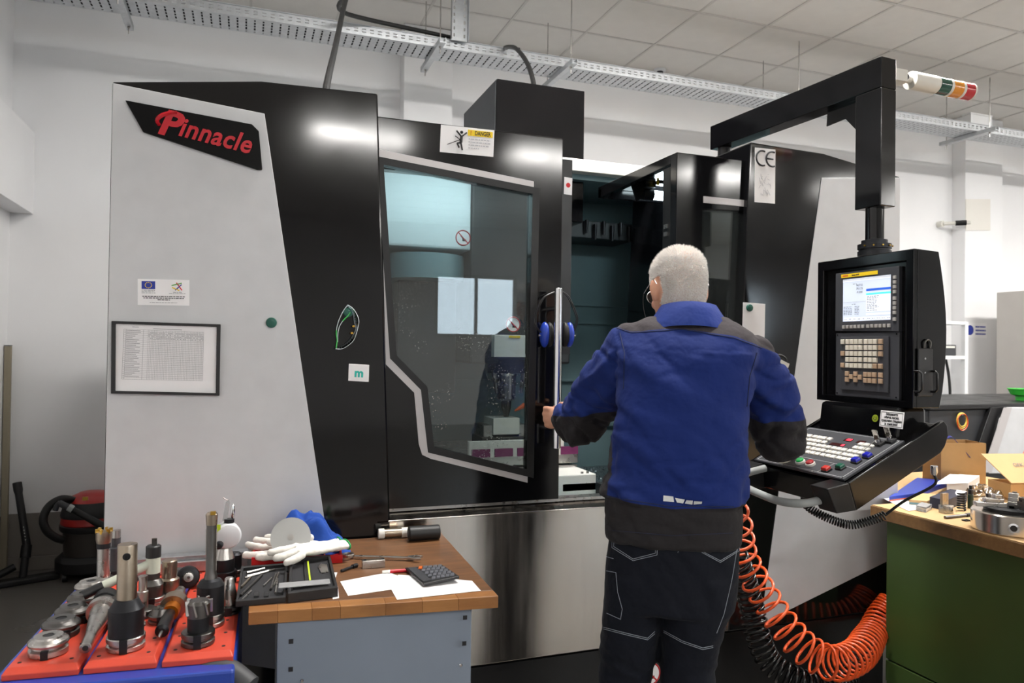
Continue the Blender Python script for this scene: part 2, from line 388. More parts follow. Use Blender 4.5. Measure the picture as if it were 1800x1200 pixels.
# ================================================================ machining centre
Y0 = 2.45; YD = 2.48; XC = 1.144; ZB = .374
mat('interior_grey', '#728d92', .45, var=.05, vs=4, rvar=.05)
mat('interior_dark', '#25292c', .5, var=.1, vs=6)
mat('cream_metal', '#e8e6df', .45, var=.03)
mat('head_white', '#e6edee', .35, var=.02)
mat('purple_paint', '#7a2a5e', .5, var=.15, vs=40)
mat('tube_light', (.78, .95, 1), .5, emit=22)
mat('swarf', '#7f8a8e', .3, metal=1, var=.3, vs=90)
glassmat('door_glass', (.66, .71, .71), dirt=.9, ior=1.62)
MC = thing('machining_center', 'large black and silver enclosed machining centre filling the middle of the workshop', 'machine', (XC, 2.9, 0))
def fr(x, z, y=Y0): return Vector((x, y, z))
def mir(p): return Vector((2*XC-p.x, p.y, p.z))
BX = .400+(.46-.4)*(2.313-ZB)/(2.313-.964)
cab = [fr(-.382, ZB), fr(-.382, 2.246), fr(.036, 2.305), fr(.400, 2.313), fr(BX, ZB)]
silv = [fr(-.379, 2.241), fr(.046, 2.202), fr(.244, .952), fr(.244+(.952-.40)*.158, .39), fr(-.379, .60)]
for side in (0, 1):
    f = (lambda p: p) if side == 0 else mir
    nm = 'left' if side == 0 else 'right'
    c = lab(G().prism([f(p) for p in cab], (0, .95, 0)).obj('cabinet', 'black_gloss', MC, bevel=.006), 'glossy black %s end cabinet' % nm)
    lab(G().prism([f(p) for p in silv], (0, -.004, 0)).obj('silver_panel', 'silver_paint', c, bevel=.0015), 'silver painted panel on the %s cabinet' % nm)
    if side == 0: CL = c
    else: CR = c
# body behind, base and stainless apron
G().bx((-.36, 3.79, .38), (2.65, 4.55, 2.12)).obj('rear_body', 'white_paint', MC)
G().bx((-.36, 2.50, .02), (2.65, 4.5, ZB)).obj('plinth', 'black_satin', MC, bevel=.004)
G().prism([fr(-.36, ZB-.004, 2.455), fr(2.65, ZB-.004, 2.455), fr(2.65, ZB-.004, 2.52), fr(-.36, ZB-.004, 2.52)], (0, 0, -.016)).obj('plinth_ledge', 'black_satin', MC)
for x in (.0, .8, 1.5, 2.3): G().lathe([(.05, 0), (.05, .012), (.018, .014), (.018, .03)], (x, 2.62, 0)).obj('levelling_foot', 'steel_dark', MC, 30)
ap = G().bx((.42, 2.452, ZB+.004), (1.87, 2.48, .895)).obj('apron_panel', 'brushed_steel', MC, bevel=.002)
G().prism([fr(.42, .893, 2.45), fr(.42, .898, 2.45), fr(.42, .915, 2.52), fr(.42, .893, 2.52)], (1.45, 0, 0)).obj('apron_lip', 'brushed_steel', ap, bevel=.001)
G().bx((.42, 2.505, .915), (1.87, 2.56, .925)).obj('door_track', 'steel', MC)
# ---- left sliding door
def PD(pts, y=YD): return [atY(a, b, y) for a, b in pts]
glass = [(673, 288), (937, 340), (927, 826), (762, 786), (750, 680), (696, 625)]
def inset(pts, d):                                  # grow a px polygon outward by d
    n = len(pts); o = []
    for i in range(n):
        a, b, c = Vector(pts[i-1]), Vector(pts[i]), Vector(pts[(i+1) % n])
        e1 = (b-a).normalized(); e2 = (c-b).normalized(); n1 = Vector((e1.y, -e1.x)); n2 = Vector((e2.y, -e2.x)); k = (n1+n2)
        k = k/max(k.length_squared/2, .2); o.append(tuple(b+k*d))
    return o
DX0, DX1, DZ0, DZ1 = .404, 1.084, .93, 2.247
dl = lab(bpy.data.objects.new('sliding_door', None), 'black sliding door with a large window on the left')
COL.objects.link(dl); dl.parent = MC; dl.location = Vector((.74, YD, DZ0))-MC.location
W = PD(glass)
# door skin as quads between outer rectangle and window outline
outer = [Vector((DX0, YD, DZ1)), Vector((DX1, YD, DZ1)), Vector((DX1, YD, DZ0)), Vector((.70, YD, DZ0)), Vector((DX0, YD, DZ0)), Vector((DX0, YD, 1.4))]
dskin = G().ring(outer, W, (0, .045, 0)).obj('door_skin', 'black_gloss', dl, bevel=.003)
gk = PD(inset(glass, -1), YD-.001); gk2 = PD(inset(glass, 11), YD-.001)
G().ring(gk2, gk, (0, -.003, 0)).obj('window_gasket', 'black_rubber', dl)
pane = G().prism([p+Vector((0, .02, 0)) for p in PD(inset(glass, 3))], (0, .006, 0)).obj('window_pane', 'door_glass', dl)
so = [(669, 276), (678, 640), (728, 690), (736, 780), (742, 799), (757, 806), (927, 848)]
si = [(672, 300), (686, 623), (741, 685), (751, 778), (755, 787), (763, 792), (927, 834)]
g = G(); A = PD(so, YD-.001); B = PD(si, YD-.001)
for i in range(len(A)-1): g.prism([A[i], A[i+1], B[i+1], B[i]], (0, -.0025, 0))
g.obj('trim_strip', 'trim_silver', dl)
g = G().prism(PD([(664, 262), (938, 319), (938, 333), (664, 278)], YD-.001), (0, -.0025, 0)); g.obj('trim_strip', 'trim_silver', dl)
hb = G().cyl((1.041, 2.405, 1.125), (1.041, 2.405, 1.69), .0145, n=24).obj('grab_bar', 'chrome', dl, 30, .001)
for z in (1.19, 1.62): G().cyl((1.041, 2.405, z), (1.041, YD, z), .008).obj('bar_standoff', 'chrome', hb, 30)
G().bx((DX0, YD+.046, 2.19), (DX1, 3.2, DZ1)).obj('door_roof', 'black_gloss', dl, bevel=.003)
G().bx((.98, 2.53, 1.455), (1.115+.03, 2.57, 2.185)).obj('interlock_panel', 'black_satin', dl)
# ---- right sliding door (pushed partly behind the right cabinet)
RX = 1.566
dr = lab(bpy.data.objects.new('sliding_door', None), 'black sliding door on the right, half pushed behind the cabinet')
COL.objects.link(dr); dr.parent = MC; dr.location = Vector((1.85, YD, DZ0))-MC.location
rg = [atY(1235, 368, YD), Vector((2.2, YD, atY(1303, 366, YD).z)), Vector((2.2, YD, 1.02)), Vector((atY(1228, 700, YD).x, YD, 1.05))]
ro = [Vector((RX, YD, DZ1)), Vector((2.27, YD, DZ1)), Vector((2.27, YD, DZ0)), Vector((RX, YD, DZ0))]
G().ring(ro, rg, (0, .045, 0)).obj('door_skin', 'black_gloss', dr, bevel=.003)
G().prism([p+Vector((0, .02, 0)) for p in rg], (0, .006, 0)).obj('window_pane', 'door_glass', dr)
zt = rg[0].z
G().bx((atY(1236, 356, YD).x, YD-.004, zt+.026), (2.2, YD-.0005, zt+.052)).obj('trim_strip', 'trim_silver', dr)
# roof cover of the door reaching back, open underneath, with hinge bracket
rf = G().prism([(RX, YD+.045, 2.21), (RX, YD+.045, DZ1), (RX, 3.16, DZ1), (RX, 3.16, 2.195)], (.03, 0, 0)).bx((RX+.03, YD+.045, 2.235), (2.27, 3.16, DZ1)).bx((RX, 3.13, 2.195), (2.27, 3.16, 2.235)).obj('door_roof', 'black_gloss', dr, bevel=.002)
G().bx((RX+.001, YD+.046, .95), (RX+.02, YD+.10, 2.2)).obj('edge_frame', 'black_satin', dr)
for z in (1.96, 1.93): G().bx((RX-.004, YD+.06, z), (RX+.001, YD+.085, z+.016)).obj('latch_plate', 'steel', dr)
p = atY(1140, 322, 2.95)
br = G().box(p, (.05, .05, .045)).box(p+Vector((.05, -.03, .01)), (.06, .05, .04)).obj('door_switch', 'gunmetal', dr, bevel=.003)
G().bx(p+Vector((-.03, -.035, -.012)), p+Vector((0, -.026, .02))).obj('switch_plate', 'steel', br)
G().bx(p+Vector((.012, -.06, -.018)), p+Vector((.02, -.05, .018))).obj('yellow_tab', 'yellow_print', br)
G().prism([p+Vector((-.09, 0, .0)), p+Vector((-.02, 0, .0)), p+Vector((-.03, 0, -.07)), p+Vector((-.06, 0, -.085))], (0, .01, 0)).obj('bracket', 'black_satin', dr)
# lamp tubes inside
a = atY(1150, 343, 2.98)
lt = G().cyl(a, a+Vector((.22, 0, 0)), .021, n=16).obj('work_lamp', 'tube_light', MC, 30)
for q in (-.06, .22): G().cyl(a+Vector((q, 0, 0)), a+Vector((q+.05, 0, 0)), .025, n=16).obj('lamp_socket', 'black_plastic', lt, 30)
lt = G().cyl((.50, 2.66, 2.14), (1.02, 2.66, 2.14), .02, n=16).obj('work_lamp', 'tube_light', MC, 30)
for q in (.46, 1.02): G().cyl((q, 2.66, 2.14), (q+.04, 2.66, 2.14), .025).obj('lamp_socket', 'black_plastic', lt, 30)
# ---- inside of the work area
YI = 3.75
G().bx((.30, YI, .6), (2.1, YI+.03, 2.35)).obj('inner_back_wall', 'interior_grey', MC)
for z, h in ((1.72, .012), (1.62, .02), (1.30, .012), (1.05, .02)): G().bx((1.0, YI-.012, z), (2.1, YI-.0005, z+h)).obj('wall_seam', 'interior_grey', MC)
G().bx((.28, 2.6, .6), (.30, 3.75, 2.35)).obj('inner_side_wall', 'interior_grey', MC)
G().bx((2.08, 2.6, .6), (2.10, 3.75, 2.35)).obj('inner_side_wall', 'interior_grey', MC)
G().bx((1.0, 3.2, 2.325), (2.2, 3.26, 2.385)).obj('roof_beam', 'cream_metal', MC, bevel=.004)
G().bx((.28, 3.26, 2.30), (2.1, 3.78, 2.33)).obj('inner_roof', 'interior_grey', MC)
mgz = G().bx((1.55, 3.5, 2.06), (1.95, 3.74, 2.15)).obj('magazine_cover', 'interior_dark', MC, bevel=.004)
for k in range(6): G().cyl((1.66+.05*k, 3.48, 2.15-.02*(k % 2)), (1.66+.05*k, 3.48, 2.08-.03*(k % 2)), .010, .006).obj('coolant_nozzle', 'gunmetal', mgz, 30)
G().tube(catmull([(2.02, 3.0, 1.95), (1.96, 2.9, 1.78), (1.88, 2.85, 1.70), (2.0, 2.8, 1.68), (2.06, 2.8, 1.9), (1.99, 2.8, 2.12)], 8), .006, 8).obj('air_line', 'black_rubber', MC, 180)
# sloped chip guards and floor
G().prism([(.35, 2.58, .90), (.35, 2.95, .72), (.35, 2.95, .70), (.35, 2.58, .86)], (1.7, 0, 0)).obj('chip_slope', 'interior_grey', MC)
G().bx((.30, 2.95, .66), (2.08, 3.74, .70)).obj('chip_floor', 'swarf', MC)
# saddle, table and vice
q0 = atY(982, 850, 2.75); q1 = atY(1048, 838, 2.75)
sc = G().bx((q0.x-.5, 2.75, .72), (q1.x, 3.4, .965)).obj('way_cover', 'cream_metal', MC, bevel=.004)
for i, x in enumerate((q1.x-.03, q1.x-.055)): G().lathe([(.006, 0), (.006, .008)], (x, 2.77, .965), n=8).obj('cover_screw', 'steel', sc)
G().bx((q1.x, 2.70, .78), (2.05, 2.75, .93)).obj('chip_tray', 'interior_dark', MC)
rr = random.Random(3); g = G()
for i in range(700):
    x = rr.uniform(1.28, 1.75); y = rr.uniform(2.75, 3.1); s = rr.uniform(.003, .008)
    g.box((x, y, .93+rr.uniform(-.002, .006)), (s, s*.4, s*.3), R=Euler((rr.random()*3, rr.random()*3, rr.random()*3)).to_matrix())
g.bx((1.22, 2.75, .9), (2.05, 3.15, .928)); g.obj('metal_chips', 'swarf', MC)['kind'] = 'stuff'
tb = G().bx((.38, 2.95, .98), (1.38, 3.4, 1.035)).bx((.38, 2.955, .92), (1.38, 3.38, .972)).obj('work_table', 'steel', MC, bevel=.003)
a = atY(822, 775, 2.95); b = atY(930, 808, 2.95)
G().bx((a.x, 2.925, b.z+.02), (1.3, 2.949, a.z)).obj('table_edge_guard', 'cream_metal', tb)
for k in range(5): G().bx((a.x+.01+k*.1, 2.92, b.z+.022), (a.x+.09+k*.1, 2.9245, (a.z+b.z)/2+.012)).obj('painted_stripe', 'purple_paint', tb)
vz = 1.037
v = G().bx((.95, 3.0, vz), (1.2, 3.14, vz+.06)).obj('machine_vice', 'steel_dark', MC, bevel=.004)
G().bx((.96, 3.0, vz+.06), (1.0, 3.14, vz+.11)).obj('jaw', 'steel', v, bevel=.002); G().bx((1.12, 3.0, vz+.06), (1.16, 3.14, vz+.11)).obj('jaw', 'steel', v, bevel=.002)
G().bx((1.0, 2.99, vz+.07), (1.12, 3.13, vz+.14)).obj('workpiece', 'cream_metal', v, bevel=.002)
# spindle head
hy = 3.02
def at(px, py, y): return atY(px, py, y)
a = at(640, 270, hy); b = at(836, 440, hy)
G().bx((a.x, hy, b.z), (b.x, 3.5, 2.22)).obj('head_cover', 'head_white', MC, bevel=.01)
a = at(684, 440, hy); b = at(830, 492, hy); cx = (a.x+b.x)/2
G().lathe([((b.x-a.x)/2, b.z), ((b.x-a.x)/2, a.z)], (cx, hy+.15, 0), n=32).obj('head_motor', 'interior_grey', MC, 30)
a = at(700, 492, hy+.1); b = at(800, 690, hy+.1)
G().bx((a.x, hy+.1, b.z), (b.x, 3.7, a.z)).obj('column', 'interior_dark', MC, bevel=.004)
a = at(834, 300, hy-.05); b = at(1000, 640, hy-.05)
G().bx((a.x, hy-.02, b.z), (b.x+.02, 3.6, a.z)).obj('head_casting', 'interior_dark', MC, bevel=.01)
a = at(869, 588, hy-.08); b = at(936, 628, hy-.08)
lb = G().bx((a.x, hy-.08, b.z), (b.x, hy-.04, a.z)).obj('head_nameplate', 'cream_metal', MC, bevel=.002)
c = at(895, 592, hy-.083); G().bx((c.x, hy-.0825, c.z-.004), (c.x+.05, hy-.0802, c.z+.006)).obj('printed_title', 'yellow_print', lb)
c = at(899, 640, hy-.02); sx = c.x; zt = c.z
def zz(py): return at(899, py, hy+.04).z
sy = hy+.04
G().lathe([(.085, zz(655)), (.085, zz(632)), (.1, zz(626))], (sx, sy, 0), n=28).obj('spindle_housing', 'interior_dark', MC, 30)
sp = G().lathe([(.030, zz(703)), (.040, zz(700)), (.042, zz(660)), (.05, zz(656))], (sx, sy, 0), n=28).obj('spindle_nose', 'steel', MC, 30)
G().lathe([(.004, zz(748)), (.008, zz(742)), (.012, zz(728)), (.016, zz(724)), (.022, zz(716)), (.022, zz(704))], (sx, sy, 0), n=20).obj('cutting_tool', 'steel_dark', sp, 30)
for dx in (-.07, .07): G().cyl((sx+dx, sy-.03, zz(650)), (sx+dx*.8, sy-.03, zz(690)), .012, .007).obj('coolant_pipe', 'steel', sp, 30)
mat('orange_plastic', '#d0561e', .45)
a = at(905, 722, sy-.05); b = at(922, 712, sy-.05)
G().cyl(a, b, .004, .012).obj('coolant_nozzle', 'orange_plastic', sp, 30)
mat('blue_plastic', '#2848b8', .4, var=.05); G().tube(catmull([b, b+Vector((.03, .02, .0)), b+Vector((.06, .05, .06)), b+Vector((.05, .07, .15))], 6), .009).obj('coolant_hose', 'blue_plastic', sp, 180)
# prohibition stickers on the head cover and on the glass
def nosign(px, py, y, r, par, nm):
    c = at(px, py, y); d = G().lathe([(r, 0), (r, .001)], c, (0, -1, 0), 28).obj(nm, 'paper', par)
    G().tube([c+Vector((r*.92*math.cos(2*PI*k/28), -.0012, r*.92*math.sin(2*PI*k/28))) for k in range(28)], r*.07, 4, True).box(c+Vector((0, -.0016, 0)), (r*1.7, .0008, r*.13), R=Matrix.Rotation(math.radians(45), 3, 'Y')).obj('red_ring', 'red_print', d)
    G().box(c+Vector((r*.15, -.0013, -r*.3)), (r*.5, .0004, r*.25)).box(c+Vector((-r*.1, -.0013, 0)), (r*.15, .0004, r*.8), R=Matrix.Rotation(-.6, 3, 'Y')).obj('pictogram', 'print_black', d)
    return d
nosign(814, 418, hy-.002, .034, MC, 'prohibition_sticker'); nosign(902, 570, hy-.022, .034, MC, 'prohibition_sticker')
nosign(1143, 1184, 2.498, .045, MC, 'prohibition_sticker')
# tall black housing on the roof
hz0 = 2.1
hs = G().bx((1.097, 3.3, hz0), (1.555, 3.85, 2.75)).obj('spindle_housing_cover', 'black_gloss', MC, bevel=.004)
G().prism([(.86, 3.86, 2.1), (.86, 3.86, 2.58), (1.0, 3.86, 2.62), (1.2, 3.86, 2.5), (1.2, 3.86, 2.1)], (0, .3, 0)).obj('cable_cover', 'black_satin', MC, bevel=.004)
G().bx((1.094, 3.31, hz0), (1.0968, 3.845, 2.742)).obj('side_plate', 'dark_grey', hs)
# ---- red lettering on its black plate
mat('plate_black', '#060607', .4, var=.05, spec=.15)
pl = [(221, 178), (443, 220), (455, 232), (461, 299), (452, 299), (252, 233)]
np_ = G().prism([atY(a, b, Y0-.0042) for a, b in pl], (0, -.012, 0)).obj('name_plate', 'plate_black', CL, bevel=.002)
o = atY(358, 234, Y0-.017); e = atY(445, 258, Y0-.017); s_ = atY(272, 213, Y0-.017)
xd = (e-s_); M4 = basis(o, xd, (0, 0, 1))
a0 = atY(300, 217, Y0-.017)
lt = textmesh('P', .105, basis(atY(297, 219, Y0-.017), xd, (0, 0, 1)), depth=.0025, shear=.2, bold=.004)
lt2 = textmesh('innacle', .082, basis(atY(379, 240, Y0-.017), xd, (0, 0, 1)), depth=.0025, shear=.22, bold=.0017, spacing=1.06, fit=.208)
lt.add(lt2.v, lt2.f)
# sweeping flag of the capital
sw = [(281, 221), (276, 212), (283, 204), (297, 199), (311, 198)]
P = catmull([atY(a, b, Y0-.017) for a, b in sw], 5)
for i in range(len(P)-1):
    w0 = .010*math.sin(PI*(i+.6)/(len(P)+.6)); lt.tube([P[i], P[i+1]], [max(.002, w0)*.7, .007], 6)
lo = lt.obj('name_lettering', 'red_paint', CL, fix=False)
# ---- stickers
def sticker(name, tl, tr, bl, y, m, par, th=.0008, lbl=None):
    A, B, C_ = (atY(*q, y) for q in (tl, tr, bl)); D = B+C_-A
    o = G().prism([A, B, D, C_], (0, -th, 0)).obj(name, m, par)
    if lbl: o['label'] = lbl
    ex = B-A; ez = C_-A
    def pt(u, v, d=.0012): return A+ex*u+ez*v+Vector((0, -d, 0))
    o['u'] = 0; del o['u']
    return o, pt, basis(A, ex, -ez), ex.length, ez.length
def bars(pt, lines, d=.0012, h=.012, seed=1):        # rows of unreadable small print: (u0,u1,v)
    r = random.Random(seed); g = G()
    for u0, u1, v in lines:
        u = u0
        while u < u1:
            wv = min(r.uniform(.02, .07), u1-u)
            g.prism([pt(u, v-h, d), pt(u+wv, v-h, d), pt(u+wv, v+h, d), pt(u, v+h, d)], (0, -.0002, 0)); u += wv+.012
    return g
st, pt, B4, sw_, sh_ = sticker('danger_sticker', (775, 219), (869, 229), (773, 267), YD-.0003, 'paper', dl, lbl='white warning sticker with yellow DANGER band')
G().prism([pt(.5, .08), pt(.97, .08), pt(.97, .30), pt(.5, .30)], (0, -.0003, 0)).obj('yellow_band', 'yellow_print', dl)
M4 = B4.copy(); M4.translation = pt(.78, .19, .0018); text('lettering', 'DANGER', .021, M4, 'print_black', dl, depth=.0002, bold=.0004, fit=.058)
M4 = B4.copy(); M4.translation = pt(.56, .19, .0018); text('lettering', '!', .02, M4, 'red_print', dl, depth=.0002)
g = G(); seg = lambda a, b, w: g.tube([pt(*a, .0015), pt(*b, .0015)], w, 6)
seg((.29, .16), (.38, .36), .0028); seg((.39, .36), (.48, .2), .0028); seg((.385, .36), (.38, .58), .005); seg((.38, .58), (.31, .62), .0032); seg((.31, .62), (.35, .78), .0028); seg((.38, .6), (.41, .86), .003)
seg((.13, .7), (.36, .48), .0012); seg((.27, .36), (.36, .48), .0014); g.ball(pt(.385, .2, .0015), .0055, 8); g.obj('pictogram', 'print_black', dl)
bars(pt, [(.52, .93, .42), (.52, .93, .53), (.52, .9, .64), (.52, .72, .75)], h=.02).obj('small_print', 'print_pale', dl)['kind'] = 'stuff'
st, pt, B4, sw_, sh_ = sticker('conformity_sticker', (1327, 259), (1363, 263), (1326, 355), Y0-.0003, 'paper', CR, lbl='tall white sticker with CE mark')
M4 = B4.copy(); M4.translation = pt(.5, .19, .0012)
def arc(c, r, a0, a1, k=14): return [c+Vector((r*math.cos(a0+(a1-a0)*i/k), 0, r*math.sin(a0+(a1-a0)*i/k))) for i in range(k+1)]
g = G()
for cu, e in ((.36, 0), (.84, 1)):
    c = pt(cu, .185, .0012); g.tube(arc(c, .030, math.radians(68), math.radians(292)), .0038, 6)
    if e: g.tube([c+Vector((-.03, 0, 0)), c+Vector((.004, 0, 0))], .0036, 6)
g.obj('ce_mark', 'print_black', CR)
g = G(); rr = random.Random(5)
for i in range(26):
    a, b = (rr.uniform(.2, .8), rr.uniform(.45, .88)), (rr.uniform(.2, .8), rr.uniform(.45, .88)); b = (a[0]+(b[0]-a[0])*.4, a[1]+(b[1]-a[1])*.4)
    g.tube([pt(*a), pt(*b)], .0006, 4)
g.obj('machine_drawing', 'print_pale', CR)
st, pt, B4, sw_, sh_ = sticker('project_sticker', (242, 490), (333, 492), (242, 536), Y0-.0044, 'paper', CL, lbl='white project sticker with blue flag and star logo')
G().prism([pt(.075, .08), pt(.335, .08), pt(.335, .38), pt(.075, .38)], (0, -.0003, 0)).obj('blue_flag', 'blue_print', CL)
g = G()
for k in range(12):
    a = 2*PI*k/12; g.lathe([(.0016, 0), (.0016, .0003)], pt(.205+.062*math.cos(a), .23+.105*math.sin(a), .0015), (0, -1, 0), 5)
g.obj('flag_stars', 'yellow_print', CL)
mat('green_print', '#5aa846', .6)
for cl, a, b in (('red_print', (.745, .12), (.855, .41)), ('green_print', (.65, .23), (.85, .13)), ('blue_print', (.72, .41), (.845, .19)), ('yellow_print', (.66, .30), (.80, .42))):
    G().tube([pt(*a, .0013), pt(*b, .0013)], .0016, 5).obj('star_stroke', cl, CL)
bars(pt, [(.075, .33, .43), (.075, .32, .48), (.075, .34, .53), (.68, .85, .49), (.6, .93, .54)], h=.008).obj('small_print', 'print_grey', CL)['kind'] = 'stuff'
bars(pt, [(.09, .91, .66), (.11, .89, .725), (.38, .62, .79)], h=.014, seed=3).obj('bold_print', 'print_black', CL)['kind'] = 'stuff'
bars(pt, [(.23, .76, .9)], h=.008).obj('small_print', 'print_grey', CL)['kind'] = 'stuff'
st, pt, B4, sw_, sh_ = sticker('warning_sticker', (992, 311), (1006, 313), (991, 341), 2.5297, 'paper', dl, lbl='small white and red warning sticker')
c = pt(.5, .45); G().lathe([(.009, 0), (.009, .0003)], c, (0, -1, 0), 14).obj('red_dot', 'red_print', dl)
# ================================================================ control pendant on its swing arm
XF = 1.975
mat('pendant_black', '#0a0a0c', .13, var=.1, vs=12, rvar=.03, spec=.5)
mat('panel_grey', '#3f4045', .5, var=.04, vs=20)
mat('key_cream', '#d9d3c4', .5); mat('key_tan', '#b59a80', .5); mat('key_white', '#e6e3dc', .45); mat('softkey_grey', '#a9a6a2', .5)
mat('button_green', '#16c060', .3, coat=.4); mat('button_red', '#b01c26', .3, coat=.4); mat('button_blue', '#1a1fb0', .3, coat=.4); mat('button_dkgreen', '#0f5a46', .3, coat=.4); mat('lamp_red', '#d0342c', .3, coat=.4)
mat('knob_cream', '#c9c4b8', .4, var=.06, vs=60); mat('handle_grey', '#a7abaa', .45, var=.04, vs=20)
mat('screen_lit', (.60, .66, .78), .25, emit=.3); mat('screen_pale', (.80, .84, .92), .25, emit=.3); mat('screen_blue', (.03, .12, .62), .3, emit=.25); mat('screen_cyan', (.1, .75, .72), .3, emit=.3); mat('screen_ink', '#39404c', .4)
mat('led_red', (1, .03, .05), .3, emit=2.2); mat('led_off', '#3a1412', .3)
CP = thing('control_pendant', 'black machine control pendant with lit screen, keypad and sloping console on an overhead arm', 'control panel', (2.04, 1.97, 1.0))
# arm
n0 = Vector((2.007, 1.92, 0)); d = Vector((1.94-2.007, 2.80-1.92, 0)).normalized(); nx_ = Vector((d.y, -d.x, 0))
zb, zt = 2.375, 2.48
arm = G().prism([n0+Vector((0, 0, zb)), n0+nx_*.072+Vector((0, 0, zb)), n0+nx_*.072+Vector((0, 0, zt)), n0+Vector((0, 0, zt))], d*.885).obj('swing_arm', 'pendant_black', CP, bevel=.003)
pv = n0+d*.83+nx_*.036
G().lathe([(.045, 2.314), (.045, 2.325), (.03, 2.33), (.03, 2.372)], (pv.x, pv.y, 0), n=24).obj('pivot', 'black_satin', arm, 30)
pz = 1.975
G().prism([n0+Vector((0, 0, zb-.0005)), n0+nx_*.072+Vector((0, 0, zb-.0005)), n0+nx_*.072+d*.105+Vector((0, 0, zb-.0005)), n0+d*.105+Vector((0, 0, zb-.0005))], (0, 0, pz-zb)).obj('post', 'pendant_black', CP, bevel=.003)
q = n0+d*.1055+nx_*.03
G().prism([q+Vector((0, 0, zb-.001)), q+d*.15+Vector((0, 0, zb-.001)), q+d*.155+Vector((0, 0, zb-.06)), q+d*.07+Vector((0, 0, zb-.055)), q+d*.012+Vector((0, 0, zb-.12)), q+Vector((0, 0, zb-.24))], nx_*.006).obj('gusset', 'pendant_black', arm, bevel=.001)
c = n0+nx_*.036+d*.052
G().lathe([(.030, 1.86), (.030, pz)], (c.x, c.y, 0), n=28).obj('neck_pipe', 'pendant_black', CP, 30)
sj = G().lathe([(.054, 1.812), (.054, 1.826), (.05, 1.827), (.05, 1.833), (.054, 1.834), (.054, 1.85), (.042, 1.852), (.042, 1.864), (.032, 1.866)], (c.x, c.y, 0), n=32).obj('swivel_joint', 'gunmetal', CP, 30)
for k in range(6):
    a = PI+PI*k/6+.2; G().cyl((c.x+.052*math.cos(a), c.y+.052*math.sin(a), 1.842), (c.x+.058*math.cos(a), c.y+.058*math.sin(a), 1.842), .003, n=8).obj('set_screw', 'brass', sj)
# housing: frame around a recessed face, bulged back
YN, YF, Z0, Z1 = 1.757, 2.173, 1.303, 1.806
prof = [(XF, Z0), (XF, Z1), (XF+.105, Z1-.004)]
for k in range(1, 10):
    t = k/10; prof.append((XF+.105+.03*math.sin(PI*t)+.012*t, Z1+(Z0-Z1)*t))
prof += [(XF+.112, Z0)]
hs = G()
hs.prism([(x if x > XF+.01 else XF+.016, YN, z) for x, z in prof], (0, YF-YN, 0))
hs.ring([(XF, YN, Z0), (XF, YF, Z0), (XF, YF, Z1), (XF, YN, Z1)], [(XF, YN+.03, Z0+.022), (XF, YF-.03, Z0+.022), (XF, YF-.03, Z1-.035), (XF, YN+.03, Z1-.035)], (.016, 0, 0))
hs = hs.obj('housing', 'pendant_black', CP, bevel=.0025)
def pf(px, py, x=XF): return atX(px, py, x)
# display unit
def slab(name, quad, x, th, m, par, bevel=.001):
    return G().prism([pf(a, b, x) for a, b in quad], (th, 0, 0)).obj(name, m, par, bevel=bevel)
XB = XF+.002
yl, yr = 2.087, 1.815
bz = G().ring([(XB, yl, 1.553), (XB, yr, 1.546), (XB, yr, 1.757), (XB, yl, 1.757)], [(XB, 2.056, 1.585), (XB, 1.848, 1.585), (XB, 1.848, 1.733), (XB, 2.056, 1.733)], (.018, 0, 0)).obj('display_bezel', 'panel_grey', CP, bevel=.0015)
scr = G().bx((XB+.004, 1.846, 1.583), (XB+.008, 2.058, 1.735)).obj('screen', 'screen_lit', bz)
SY0, SY1, SZ0, SZ1 = 2.056, 1.848, 1.585, 1.733
def sp_(u, v, d=.0005): return Vector((XB+.004-d, SY0+(SY1-SY0)*u, SZ1+(SZ0-SZ1)*v))
def srect(nm, u0, v0, u1, v1, m, d=.0004):
    return G().prism([sp_(u0, v0, d), sp_(u1, v0, d), sp_(u1, v1, d), sp_(u0, v1, d)], (-.0002, 0, 0)).obj(nm, m, bz)
srect('title_bar', 0, 0, 1, .07, 'screen_pale'); srect('blue_bar', .5, .27, 1, .32, 'screen_blue'); srect('cyan_bar', .5, .37, 1, .41, 'screen_cyan')
srect('program_window', .5, .42, 1, .8, 'screen_pale'); srect('input_row', .5, .83, 1, .88, 'screen_pale')
for k in range(10): srect('softkey_label', .03+k*.097, .91, .03+k*.097+.085, .99, 'screen_pale')
g = G(); rr = random.Random(2)
def dash(u0, u1, v, h=.005):
    u = u0
    while u < u1:
        e = min(u+rr.uniform(.02, .05), u1); g.prism([sp_(u, v-h, .0009), sp_(e, v-h, .0009), sp_(e, v+h, .0009), sp_(u, v+h, .0009)], (-.0001, 0, 0)); u = e+.015
for k in range(10): dash(.52, .52+rr.uniform(.15, .25), .45+k*.035)
for k in range(6): dash(.02, .2, .66+k*.035); dash(.26, .36, .66+k*.035)
for k in range(10): dash(.045+k*.097, .1+k*.097, .95)
dash(.22, .3, .13); dash(.2, .28, .6); g.bx(sp_(0, .55, .0009), sp_(.5, .553, .0011)); g.obj('screen_small_print', 'screen_ink', bz)
for k, t in enumerate(('94.732', '79.173', '-9.500')):
    text('readout', t, .0105, basis(sp_(.36, .17+k*.08, .001), (0, -1, 0), (0, 0, 1)), 'screen_ink', bz, depth=.0001)
yb = G().bx((XB-.001, 1.90, 1.7385), (XB+.0005, 2.06, 1.751)).obj('yellow_strip', 'yellow_print', bz)
text('lettering', 'FANUC', .0075, basis((XB-.0013, 2.04, 1.7445), (0, -1, 0), (0, 0, 1)), 'red_print', bz, depth=.0002, bold=.0003)
text('lettering', 'Series 0i-MF', .0065, basis((XB-.0013, 1.995, 1.7445), (0, -1, 0), (0, 0, 1)), 'print_black', bz, depth=.0002, bold=.0002)
kb = {}
